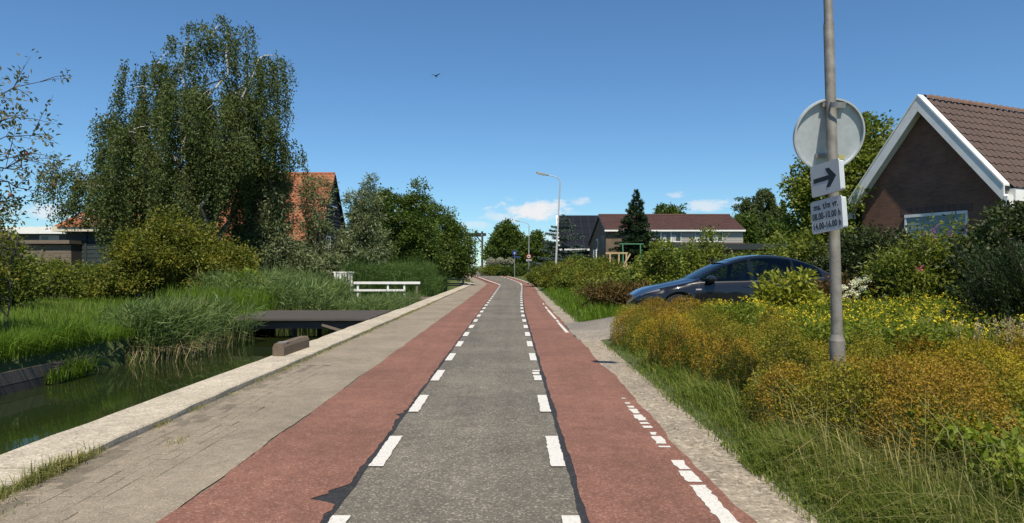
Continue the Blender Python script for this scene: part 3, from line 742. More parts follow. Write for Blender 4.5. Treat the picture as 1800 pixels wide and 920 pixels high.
MB().box(-.10, LEN, -HW - .18, -HW - .02, EV - .085, EV - .06).build('gutter_lip', M['darkfascia'], hb)
MB().box(-.012, .1, -1.5, .82, 3.34, 3.56).build('lintel', brickmat('soldier_course', (.15, .085, .07), (.10, .055, .045), (.10, .08, .07), .07, .3), hb)
w_ = empty('window', (0, 0, 0)); w_.parent = hb
wf = MB(); wf.box(-.06, .04, -1.36, .69, 3.24, 3.335); wf.box(-.05, .04, -1.36, -1.30, 2.0, 3.24); wf.box(-.05, .04, .63, .69, 2.0, 3.24); wf.box(-.07, .04, -1.4, .73, 1.94, 2.0)
wf.build('window_frame', M['whitepaint'], w_)
sh_ = MB()
sh_.box(-.03, -.004, -1.298, .628, 2.005, 3.235)
for k in range(8): sh_.box(-.034, -.0305, -1.298, .628, 2.08 + k * .15, 2.09 + k * .15)
sh_.build('roller_shutter', M['shutter'], w_)

# orange-tiled house behind the willows
ho = empty('tiled_farmhouse', (-13.65, 52, 0)); tagp(ho, 'old house with steep orange pantile roof and black boarded gable behind willows', 'house')
MB().add([(0, -4, 0), (0, 4, 0), (0, 4, 3.6), (0, 0, 8.55), (0, -4, 3.6), (-8, -4, 0), (-8, 4, 0), (-8, 4, 3.6), (-8, 0, 8.55), (-8, -4, 3.6)],
         [(0, 1, 2, 3, 4), (9, 8, 7, 6, 5), (0, 4, 9, 5), (1, 6, 7, 2), (2, 7, 8, 3), (3, 8, 9, 4)]).build('wall', M['blackwood'], ho)
for k in range(26):                              # weatherboards of the gable
    z = .3 + k * .3; hw = 4.02 if z < 3.6 else 4.02 * (8.55 - z) / 4.95
    if hw > .25: MB().add([(.012, -hw, z), (.012, hw, z), (.05, hw, z), (.05, -hw, z), (.012, -hw, z + .29), (.012, hw, z + .29), (.02, hw, z + .29), (.02, -hw, z + .29)],
                         [(3,2,1,0),(4,5,6,7),(0,1,5,4),(1,2,6,5),(2,3,7,6),(3,0,4,7)]).build('weatherboard', M['blackwood'], ho)
so = Vector((0, 4.35, 5.3)).normalized()
tile_sheet('roof_tiles', ho, (-8.07, -.05, 8.68), (1, 0, 0), (0, so.y, so.z), 25, 20, .33, .34, M['tile_orange'])
tile_sheet('roof_tiles', ho, (.18, .05, 8.68), (-1, 0, 0), (0, -so.y, so.z), 25, 20, .33, .34, M['tile_orange'])
MB().tube([(-8, 0, 8.72), (.15, 0, 8.72)], .12, 8).build('ridge_tile', M['tile_orange'], ho)
for s in (-1, 1): MB().bar((.1, 0, 8.6), (.1, s * 4.3, 3.35), .06, .26, (1, 0, 0)).build('verge_board', M['blackwood'], ho)
w_ = empty('window', (0.05, -1.6, 2.6)); w_.parent = ho
MB().box(0, .06, -.62, .62, 0, .1).box(0, .06, -.62, .62, 1.2, 1.3).box(0, .06, -.62, -.52, .1, 1.2).box(0, .06, .52, .62, .1, 1.2).box(0, .05, -.04, .04, .1, 1.2).build('window_frame', M['whitepaint'], w_)
MB().box(.002, .02, -.52, .52, .1, 1.2).build('pane', M['glass'], w_)
MB().bar((.08, -.9, 6.2), (.08, .9, 6.2), .05, .1).build('trim_board', M['whitepaint'], ho)

# sheds and flat-roofed house on the far left
hs = empty('boarded_shed', (-25.0, 42, 0)); tagp(hs, 'dark teal boarded shed with cream fascia and orange hipped roof', 'shed')
MB().box(-2.4, 3.6, 0, 5, 0, 3.75).build('wall', M['tealwood'], hs)
for k in range(14):
    z = .1 + k * .26; MB().add([(-2.42, -.012, z), (3.62, -.012, z), (3.62, -.045, z), (-2.42, -.045, z), (-2.42, -.012, z + .25), (3.62, -.012, z + .25), (3.62, -.02, z + .25), (-2.42, -.02, z + .25)],
        [(0,1,2,3),(7,6,5,4),(0,4,5,1),(1,5,6,2),(2,6,7,3),(3,7,4,0)]).build('weatherboard', M['tealwood'], hs)
MB().box(-1.28, -1.12, -.09, -.05, 0, 3.7).build('corner_batten', M['tealwood'], hs)
MB().box(-2.95, 4.1, -.55, 5.5, 3.78, 4.08).build('fascia', M['creampaint'], hs)
mbx = MB().add([(-2.9, -.5, 4.1), (4.05, -.5, 4.1), (4.05, 5.45, 4.1), (-2.9, 5.45, 4.1), (.4, 2.4, 6.9), (1.0, 2.4, 6.9)], [(0, 1, 5, 4), (1, 2, 5), (2, 3, 4, 5), (3, 0, 4), (3, 2, 1, 0)]).build('roof', M['tile_orange'], hs)
hp = Vector((0, 2.9, 2.8)).normalized(); mx = frame_matrix((-2.9, 2.32, 6.86), (1, 0, 0), (0, hp.y, hp.z)); tv, tf = tile_mesh(.33, .34); mb = MB()
for j in range(12):
    for i in range(21):
        t = (j + .5) / 12; x0 = 3.3 * (1 - t) + .05; x1 = 6.95 - 3.05 * (1 - t) - .3
        if x0 < i * .33 < x1: mb.add([mx @ Vector((x + i * .33, y - j * .34, z)) for x, y, z in tv], tf)
mb.build('roof_tiles', M['tile_orange'], hs)['kind'] = 'stuff'
hg = empty('grey_board_shed', (-27.6, 41, 0)); tagp(hg, 'low grey weathered board shed with flat roof beside the teal shed', 'shed')
MB().box(-1.9, 1.15, 0, 3, 0, 2.95).build('wall', M['deckwood'], hg)
for k in range(11): MB().box(-1.92, 1.14, -.04, -.004, .1 + k * .26, .345 + k * .26).build('board', M['oldwood'], hg)
MB().box(-2.3, 1.2, -.3, 3.2, 3.0, 3.22).build('roof', M['oldwood'], hg)
MB().box(-.62, -.52, -.09, -.045, 0, 2.9).build('post', M['oldwood'], hg)
hw_ = empty('flat_roofed_house', (-42.5, 62, 0)); tagp(hw_, 'white flat roofed house far left behind the sheds', 'house')
MB().box(-4, 3, 0, 7, 0, 4.6).build('wall', M['darkfascia'], hw_); MB().box(-4.4, 3.4, -.5, 7.5, 4.62, 5.25).build('roof', M['whitepaint'], hw_)
MB().box(-.4, 1.4, -.05, -.004, 3.5, 4.5).build('window', M['siding'], hw_)
wp_ = MB().box(-.2, .4, -.07, -.052, 3.6, 4.4).build('window', M['glass'], hw_)

# brown house with red-brown roof, right middle distance
XG, XR, YF, YR, YB = 10.45, 25.7, 76.0, 81.0, 92.0
hh = empty('brown_brick_house', (XG, YF, .15)); tagp(hh, 'brown brick house with long red brown roof and white upper windows', 'house')
E1, RZ, E2 = 5.75, 7.6, 4.5
MB().add([(0, 0, 0), (0, YB-YF, 0), (0, YB-YF, E2-.1), (0, 5, RZ-.15), (0, 0, E1-.1), (15.2, 0, 0), (15.2, YB-YF, 0), (15.2, YB-YF, E2-.1), (15.2, 5, RZ-.15), (15.2, 0, E1-.1)],
         [(0, 1, 2, 3, 4), (9, 8, 7, 6, 5), (0, 4, 9, 5), (1, 6, 7, 2), (2, 7, 8, 3), (3, 8, 9, 4)]).build('wall', M['brick_brown'], hh)
s1 = Vector((0, 5.35, RZ - E1 + .12)).normalized()
tile_sheet('roof_tiles', hh, (-.2, 4.98, RZ), (1, 0, 0), (0, s1.y, s1.z), 52, 15, .30, .38, M['tile_redbrown'])
s2 = Vector((0, -11.3, RZ - E2 + .1)).normalized()
tile_sheet('roof_tiles', hh, (15.4, 5.02, RZ), (-1, 0, 0), (0, s2.y, s2.z), 52, 30, .30, .38, M['tile_redbrown'])
MB().tube([(-.2, 5, RZ + .06), (15.4, 5, RZ + .06)], .12, 7).build('ridge_tile', M['tile_redbrown'], hh)
MB().box(-.2, 15.4, -.5, -.32, E1 - .34, E1 - .16).build('gutter', M['whitepaint'], hh)
MB().bar((-.12, -.3, E1 - .1), (-.12, 5, RZ - .05), .12, .22, (1, 0, 0)).build('verge_board', M['darkfascia'], hh)
MB().bar((-.12, 5, RZ - .05), (-.12, 16.2, E2 - .1), .12, .22, (1, 0, 0)).build('verge_board', M['darkfascia'], hh)
MB().box(4.9, 15.25, -.06, -.004, 4.15, 5.55).build('siding_panel', M['siding'], hh)
for k in range(6): MB().box(4.95, 15.2, -.075, -.062, 4.2 + k * .22, 4.39 + k * .22).build('siding_board', M['siding'], hh)
for (x0, x1, n) in ((5.0, 8.35, 3), (9.9, 12.95, 3)):
    w_ = empty('window', (x0, -.08, 4.25)); w_.parent = hh; ww = (x1 - x0) / n
    fr = MB().box(0, x1 - x0, -.04, .0, 0, .09).box(0, x1 - x0, -.04, .0, 1.13, 1.22)
    for i in range(n + 1): fr.box(i * ww - (.05 if i else 0), i * ww + (.05 if i < n else 0), -.04, 0, .09, 1.13)
    fr.build('window_frame', M['whitepaint'], w_)
    for i in range(n): MB().box(i * ww + .06, (i + 1) * ww - .06, -.02, -.004, .09, 1.13).build('pane', M['glass'], w_); MB().box(i * ww + .06, i * ww + .06 + ww * .45, -.026, -.022, .09, .8).build('curtain', M['curtain'], w_)
tile_sheet('porch_roof', hh, (4.9, -.05, 4.1), (1, 0, 0), (0, .75, .4), 35, 3, .30, .36, M['tile_redbrown'])
w_ = empty('window', (-.02, 7.3, 3.4)); w_.parent = hh
MB().box(-.06, 0, -.7, .7, 0, 1.5).build('window_frame', M['whitepaint'], w_); MB().box(-.08, -.062, -.45, .45, .2, 1.3).build('pane', M['glass'], w_)
bl = empty('balcony', (-.02, 1.8, 2.2)); bl.parent = hh
MB().box(-1.0, 0, -1.4, 1.4, 0, .15).build('balcony_floor', M['siding'], bl)
for k in range(4): MB().box(-1.05, -1.0, -1.4, 1.4, .3 + k * .25, .45 + k * .25).build('slat', M['whitepaint'], bl)
for y in (-1.35, 1.35): MB().box(-1.0, -.94, y - .04, y + .04, .15, 1.25).build('post', M['whitepaint'], bl)
MB().add([(-.03, .6, 2.4), (-.03, 3.4, 2.4), (-.03, 3.4, 5.2), (-.03, .6, 5.0)], [(0, 1, 2, 3)]).build('balcony_recess_shade', M['darkfascia'], hh)  # flat dark sheet on the wall, standing in for shade in the balcony recess
ga = empty('flat_roofed_garage', (12.2, 57, 0)); tagp(ga, 'low extension with flat roof and dark fascia in front of brown house', 'garage')
MB().box(0, 12.5, 0, 9, 0, 3.05).build('wall', M['brick_brown'], ga); MB().box(-.6, 13.0, -.6, 9.4, 3.06, 3.55).build('roof', M['darkfascia'], ga)
for (a, b_) in ((3.4, 5.0), (8.6, 10.2)):
    w_ = empty('window', (a, -.03, 1.2)); w_.parent = ga
    MB().box(0, b_ - a, -.03, .02, 0, 1.7).build('window_frame', M['darkfascia'], w_); MB().box(.1, b_ - a - .1, -.045, -.032, .1, 1.6).build('pane', M['glass'], w_)
bn = empty('solar_roof_barn', (7.2, 97, .5)); tagp(bn, 'large barn with black solar roof behind the blue cedar', 'barn')
MB().add([(0, 0, 0), (14, 0, 0), (14, 12, 0), (0, 12, 0), (0, 0, 4.0), (14, 0, 4.0), (14, 12, 4.0), (0, 12, 4.0), (0, 6, 8.85), (14, 6, 8.85)],
         [(0, 1, 5, 4), (2, 3, 7, 6), (3, 0, 4, 8, 7), (1, 2, 6, 9, 5), (4, 5, 9, 8), (6, 7, 8, 9)]).build('wall', M['blackwood'], bn)
rv = Vector((0, 6.5, 5.25)).normalized()
rfo = MB().bar((-.4, 2.75, 6.27), (14.4, 2.75, 6.27), 8.35, .08, (0, -rv.z, rv.y)).build('roof', M['darkfascia'], bn)
mx = frame_matrix((-.3, 5.9, 8.86), (1, 0, 0), (0, rv.y, rv.z))
for j in range(5):
    for i in range(13):
        q = [mx @ Vector((i * 1.12 + a, -j * 1.62 - b_, c)) for c in (0, .05) for (a, b_) in ((.03, .03), (1.09, .03), (1.09, 1.59), (.03, 1.59))]
        MB().add(q, [(3,2,1,0),(4,5,6,7),(0,1,5,4),(1,2,6,5),(2,3,7,6),(3,0,4,7)]).build('solar_panel', M['solar'], rfo)
MB().box(-.5, 14.5, -.75, -.6, 3.45, 3.7).build('gutter', M['whitepaint'], bn)
MB().bar((-.45, -.5, 3.6), (-.45, 6, 8.9), .08, .3, (1, 0, 0)).build('verge_board', M['whitepaint'], bn)

# drawbridge at the end of the road
db = empty('drawbridge', (-7.1, 116, .75), R(4)); tagp(db, 'dark wooden drawbridge portal over the far end of the road', 'bridge')
MB().box(-2.4, 2.4, 0, 9, -.25, .02).build('deck', M['asphalt'], db)
for s in (-1, 1):
    MB().bar((s * 2.05, 0, 0), (s * 2.05, 0, 6.2), .34, .34).build('portal_post', M['darkfascia'], db)
    MB().bar((s * 2.05, -.3, 6.75), (s * 2.05, 8.4, 6.6), .28, .4).build('balance_beam', M['darkfascia'], db)
    MB().tube([(s * .95, 7, 6.6), (s * .95, 7, .1)], .07, 6).build('lifting_rod', M['darkfascia'], db)
    MB().bar((s * 2.0, 0, 5.0), (s * 1.0, 0, 6.2), .2, .2).build('knee_brace', M['darkfascia'], db)
    for k in range(5): MB().box(s * 2.3 - .05, s * 2.3 + .05, k * 2, k * 2 + .1, .02, 1.15).build('railing_post', M['whitepaint'], db)
    for z in (.6, 1.1): MB().box(s * 2.3 - .03, s * 2.3 + .03, .1, 8.9, z - .05, z).build('rail', M['whitepaint'], db)
    MB().box(s * 2.75 - .12, s * 2.75 + .12, -1.4, -1.16, -.3, 1.0).build('bollard', M['whitepaint'], db)
MB().bar((-2.7, 0, 6.4), (2.7, 0, 6.4), .4, .5).build('cross_beam', M['darkfascia'], db)
MB().bar((-2.2, 7.0, 6.5), (2.2, 7.0, 6.5), .3, .3).build('cross_beam', M['darkfascia'], db)
ut = empty('timber_pole', (-5.0, 113, .7)); tagp(ut, 'slim grey timber pole standing beside the drawbridge', 'pole')
MB().tube([(0, 0, 0), (0, 0, 6.2)], [.14, .10], 8).build('shaft', M['oldwood'], ut); MB().lathe([(.11, 6.2), (.13, 6.25), (.02, 6.4)], 8).build('cap', M['galv'], ut)

# footbridges over the canal
j1 = empty('plank_footbridge', (-6.3, 21.9, .0)); tagp(j1, 'low dark plank footbridge over the canal nearest the camera', 'footbridge')
for k in range(13):
    z = .03; MB().box(-2.15, 2.12, -1.85 + k * .285, -1.85 + k * .285 + .272, z + .012 * math.sin(k * 2.1), z + .07 + .012 * math.sin(k * 2.1)).build('plank', M['deckwood'], j1)
for y in (-1.6, 0, 1.6): MB().box(-2.1, 2.1, y - .09, y + .09, -.22, .025).build('beam', M['deckwood'], j1)
for x in (-1.9, -.3, .9, 1.7):
    for y in (-1.2, 1.5): MB().box(x - .06, x + .06, y - .06, y + .06, -1.2, -.22).build('pile', M['deckwood'], j1)
MB().bar((.7, -1.78, -.1), (1.75, -1.78, -.42), .05, .07).build('brace', M['oldwood'], j1)
j2 = empty('railed_footbridge', (-6.0, 35, .0)); tagp(j2, 'small footbridge with two white rails among the reeds', 'footbridge')
for k in range(7): MB().box(-2.1, 1.85, -.95 + k * .28, -.95 + k * .28 + .265, -.03, .04).build('plank', M['oldwood'], j2)
for y in (-.7, .7): MB().box(-2.1, 1.8, y - .08, y + .08, -.25, -.035).build('beam', M['deckwood'], j2)
MB().box(-1.9, 1.42, -.98, -.92, .76, .88).build('rail', M['whitepaint'], j2); MB().box(-1.9, .68, -.98, -.92, .40, .50).build('rail', M['whitepaint'], j2)
for x in (-1.7, -.2, .62): MB().box(x - .045, x + .045, -.915, -.83, -.5, .84).build('post', M['whitepaint'], j2)
MB().box(1.2, 1.3, -.915, -.83, -.5, .84).build('post', M['oldwood'], j2)
j3 = empty('fenced_jetty', (-5.4, 62, .0)); tagp(j3, 'grey post and rail fence on the farthest jetty by the bend', 'fence')
for x in (-1.5, -.55, .95): MB().box(x - .07, x + .07, -.07, .07, -.6, 1.05 if x > .5 else .85).build('post', M['siding'], j3)
for z in (.72, .1): MB().box(-2.4, .9, -.03, .03, z - .06, z + .06).build('rail', M['siding'], j3)
for k in range(5): MB().box(-2.4, 1.1, .1 + k * .28, .365 + k * .28, -.12, -.05).build('plank', M['oldwood'], j3)
bb = empty('timber_beam', (-4.03, 12.5, .06), R(-1.5)); tagp(bb, 'short weathered timber block lying on the canal coping', 'timber block')
MB().add([(-.1, -.68, 0), (.1, -.68, 0), (.1, -.68, .15), (.07, -.68, .215), (-.07, -.68, .215), (-.1, -.68, .15), (-.1, .68, 0), (.1, .68, 0), (.1, .68, .15), (.07, .68, .215), (-.07, .68, .215), (-.1, .68, .15)],
         [(0,1,2,3,4,5), (11,10,9,8,7,6)] + [(i, (i+1) % 6, (i+1) % 6 + 6, i + 6) for i in range(6)]).build('block', wood('block_timber', (.15, .11, .075), .4, (14, 1, 14)), bb)
MB().box(-.085, .085, -.5, -.38, .216, .222).build('strap', M['galv'], bb)

# ------------------------------------------------------------------ lamp posts and signs
def lamp(name, label, base, H, lean, arm, drop=.0, rz=0.0, r0=.085, r1=.05, mat='lampgrey', head=.85, group=None, door=1.0):
    o = empty(name, base, rz); tagp(o, label, 'street lamp', group)
    top = Vector((lean, 0, H))
    MB().tube([(0, 0, -.1), (lean * .12, 0, door)], r0 * 1.25, 14).tube([(lean * .12, 0, door), (lean * .12, 0, door + .06)], [r0 * 1.25, r0 * .95], 14).build('base', M[mat], o, True)
    MB().tube([(lean * .12, 0, door + .05), (lean * .5, 0, H * .53), (lean * .5, 0, H * .53 + .05), top], [r0 * .92, r0 * .84, r1 * 1.12, r1], 14).build('shaft', M[mat], o, True)
    pts = [top]; 
    for k in range(1, 7):
        a = k / 6 * R(76); pts.append(top + Vector((-.45 * (1 - math.cos(a)), 0, .45 * math.sin(a))))
    e_ = pts[-1] + Vector((-(arm - .45), 0, .22 * (arm - .4))); pts.append(e_)
    MB().tube(pts, r1 * .62, 10).build('arm', M[mat], o, True)
    d = (e_ - pts[-2]).normalized()
    hd = empty('lamp_head', (0, 0, 0)); hd.parent = o
    MB().bar(e_ - d * .1, e_ + d * head, .22, .10).build('housing', M['galv'], hd, bevel=.02); MB().bar(e_ + d * .2 - Vector((0, 0, .075)), e_ + d * (head - .05) - Vector((0, 0, .075)), .19, .06).build('lens', M['lens'], hd, bevel=.015)
    return o
lamp('street_lamp', 'pale grey street lamp on the grass verge, nearer of the two along the road', (3.12, 50, .03), 7.75, .42, 1.05, group='street lamps along the road')
lamp('street_lamp', 'far street lamp carrying a round red ringed sign, beside the bend', (2.15, 88, .26), 6.6, .05, 1.35, mat='galv', head=.6, group='street lamps along the road')
PB = Vector((3.12, 6.5, .03)); LN = -.21
lp = lamp('street_lamp', 'tall weathered lamp post in the flower bed carrying the signs', tuple(PB), 7.3, LN, .5, r0=.057, r1=.037, mat='polemetal', head=.28, group='street lamps along the road', door=.87)
MB().box(-.035, .035, -.0745, -.06, .3, .68).build('service_door', M['polemetal'], lp)

def text_mesh(body, size, mat, parent, M4, sx=1.0, name='lettering'):
    cu = bpy.data.curves.new('lettering', 'FONT'); cu.body = body; cu.size = size; cu.align_x = 'CENTER'; cu.align_y = 'CENTER'; cu.offset = size * .022; cu.extrude = .0008; cu.space_character = 1.08
    t = bpy.data.objects.new('lettering_curve', cu); COL.objects.link(t); dg = bpy.context.evaluated_depsgraph_get()
    me = bpy.data.meshes.new_from_object(t.evaluated_get(dg)); bpy.data.objects.remove(t); me.materials.clear()
    o = link_mesh(name, me, mat, parent); o.matrix_local = M4 @ Matrix.Diagonal((sx, 1, 1, 1)); return o
def rounded_plate(w, h, t, rad, n=5):
    p = []
    for (cx, cz, a0) in ((w/2-rad, h/2-rad, 0), (-w/2+rad, h/2-rad, 90), (-w/2+rad, -h/2+rad, 180), (w/2-rad, -h/2+rad, 270)):
        for k in range(n): a = R(a0 + 90 * k / (n - 1)); p.append((cx + rad * math.cos(a), cz + rad * math.sin(a)))
    m = len(p); mb = MB(); mb.add([(x, 0, z) for x, z in p] + [(x, t, z) for x, z in p], [tuple(range(m))] + [tuple(range(2*m-1, m-1, -1))] + [(i, i + m, (i+1) % m + m, (i+1) % m) for i in range(m)])
    return mb
# round sign, its back to us
rs = empty('round_traffic_sign', (3.065, 6.62, 2.885)); tagp(rs, 'grey back of a round traffic sign clamped to the lamp post', 'traffic sign')
rs.rotation_euler = (R(15), 0, R(2))
RX = Matrix.Rotation(R(90), 4, 'X')              # lathe axis towards the camera
RAD = .346
MB().lathe([(0, -.004), (RAD - .012, -.004), (RAD, 0), (RAD, .035), (RAD - .016, .036), (RAD - .016, .004), (0, .004)], 56, RX).build('disc', M['signback'], rs, True, angle=30)
MB().lathe([(0, -.012), (RAD - .02, -.012), (RAD - .02, -.006), (0, -.006)], 48, RX).build('face', M['signwhite'], rs)
for z in (.285, -.2): MB().box(-.11, .11, -.04, -.008, z - .02, z + .02).build('bracket', M['galv'], rs)
MB().box(.09, .19, -.0065, -.0045, -.235, -.195).build('sticker', M['sticker'], rs)
MB().lathe([(.068, -.025), (.068, .025), (.058, .025), (.058, -.025)], 20, Matrix.Translation((0, -.115, .285)), False).build('clamp', M['galv'], rs)
yaw = math.atan2(-.35, .10)
for (nm, lab, px, py, w, h) in (('arrow_sign', 'white plate with black arrow pointing right, upper of the two on the lamp post', 1450, 314, .375, .30), ('time_plate', 'white plate with three lines of hours below the arrow plate', 1452.5, 378.5, .405, .31)):
    c = W(px, py, 6.39); o = empty(nm, c); o.rotation_euler = Matrix.Rotation(yaw, 3, 'Z').to_euler(); o.rotation_euler = (Matrix.Rotation(yaw, 3, 'Z') @ Matrix.Rotation(R(-5.5), 3, 'Y')).to_euler(); tagp(o, lab, 'sign')
    rounded_plate(w, h, .012, .022).build('plate', M['signwhite'], o); rounded_plate(w - .02, h - .02, .05, .02).build('back_frame', M['signback'], o).location.y = .0125
    FT = Matrix.Translation((0, -.0012, 0)) @ Matrix.Rotation(R(90), 4, 'X')
    if nm == 'arrow_sign':
        MB().add([(x, y, z) for y in (-.0018, -.0002) for (x, z) in ((-.15, -.022), (.05, -.022), (.01, -.09), (.06, -.09), (.145, 0), (.06, .09), (.01, .09), (.05, .022), (-.15, .022))],
                 [tuple(range(9)), tuple(range(17, 8, -1))] + [(i, (i+1) % 9, (i+1) % 9 + 9, i + 9) for i in range(9)]).build('arrow', M['signblack'], o)
    else:
        for (s, z, sx) in (('ma. t/m vr.', .092, .78), ('08.00-10.00 h', .0, .71), ('14.00-16.00 h', -.092, .71)):
            text_mesh(s, .086, M['signblack'], o, Matrix.Translation((0, 0, z)) @ FT, sx)
# far signs
fs = empty('round_traffic_sign', (2.16, 87.86, 3.0)); tagp(fs, 'small round white sign with red ring and plate on the far lamp', 'traffic sign')
MB().lathe([(0, 0), (.30, 0), (.30, .03), (0, .03)], 28, RX).build('ring', M['signred'], fs); MB().lathe([(0, .031), (.215, .031), (.215, .036), (0, .036)], 28, RX).build('face', M['signwhite'], fs)
MB().box(-.14, .02, -.042, -.037, -.06, .07).box(.03, .13, -.042, -.037, -.06, .02).build('symbol', M['signblack'], fs)
MB().box(-.33, .33, -.03, 0, -.62, -.40).build('plate', M['signwhite'], fs); MB().box(-.22, .22, -.036, -.031, -.55, -.48).build('plate_print', M['signblack'], fs)
bs = empty('blue_sign_post', (.33, 88, .27)); tagp(bs, 'small square blue sign on a thin grey post near the bend', 'traffic sign')
MB().tube([(0, 0, -.1), (0, 0, 3.4)], .045, 8).build('post', M['galv'], bs); MB().box(-.27, .27, -.08, -.05, 2.9, 3.45).build('plate', M['signblue'], bs); MB().box(-.08, .08, -.09, -.081, 3.05, 3.25).build('symbol', M['signwhite'], bs)
MB().box(-.1, .62, -.08, -.05, 2.55, 2.75).build('plate', M['signblue'], bs)

# play equipment in the garden
sw = empty('swing_frame', (8.4, 48, 0)); tagp(sw, 'green metal swing frame in the garden before the spruce', 'swing')
for x in (-.62, .62):
    for s in (-1, 1): MB().tube([(x, s * .75, 0), (x, 0, 3.2)], .045, 7).build('leg', M['greenmetal'], sw)
MB().tube([(-.85, 0, 3.22), (.85, 0, 3.22)], .05, 7).build('top_bar', M['greenmetal'], sw)
pf = empty('wooden_play_frame', (7.2, 46, 0)); tagp(pf, 'pale new timber play frame beside the green swing', 'play frame')
for x in (-.6, .0, .5): MB().box(x - .05, x + .05, -.05, .05, 0, 2.6).build('post', M['palewood'], pf)
MB().box(-.9, .6, -.06, .06, 2.5, 2.6).build('beam', M['palewood'], pf); MB().bar((.1, -.1, 1.4), (.75, -.1, 2.5), .09, .09).build('brace', M['palewood'], pf)
for k in range(5): MB().box(-.7 + k * .36, -.36 + k * .36, -.35, -.31, .3, 1.75).build('panel', M['palewood'], pf)
# white slatted seat behind the reeds
gb = empty('garden_bench', (-9.2, 37, -.08)); tagp(gb, 'white slatted garden bench half hidden behind the reeds', 'bench')
for k in range(7): MB().box(-.5 + k * .15, -.4 + k * .15, .2, .24, .75, 1.35).build('back_slat', M['whitepaint'], gb)
MB().box(-.55, .6, .19, .25, 1.36, 1.44).build('top_rail', M['whitepaint'], gb); MB().box(-.55, .6, -.25, .2, .66, .72).build('seat', M['whitepaint'], gb)
for x in (-.5, .52): MB().box(x - .03, x + .03, -.22, -.16, 0, .66).build('leg', M['whitepaint'], gb); MB().box(x - .03, x + .03, .14, .2, 0, .66).build('leg', M['whitepaint'], gb)

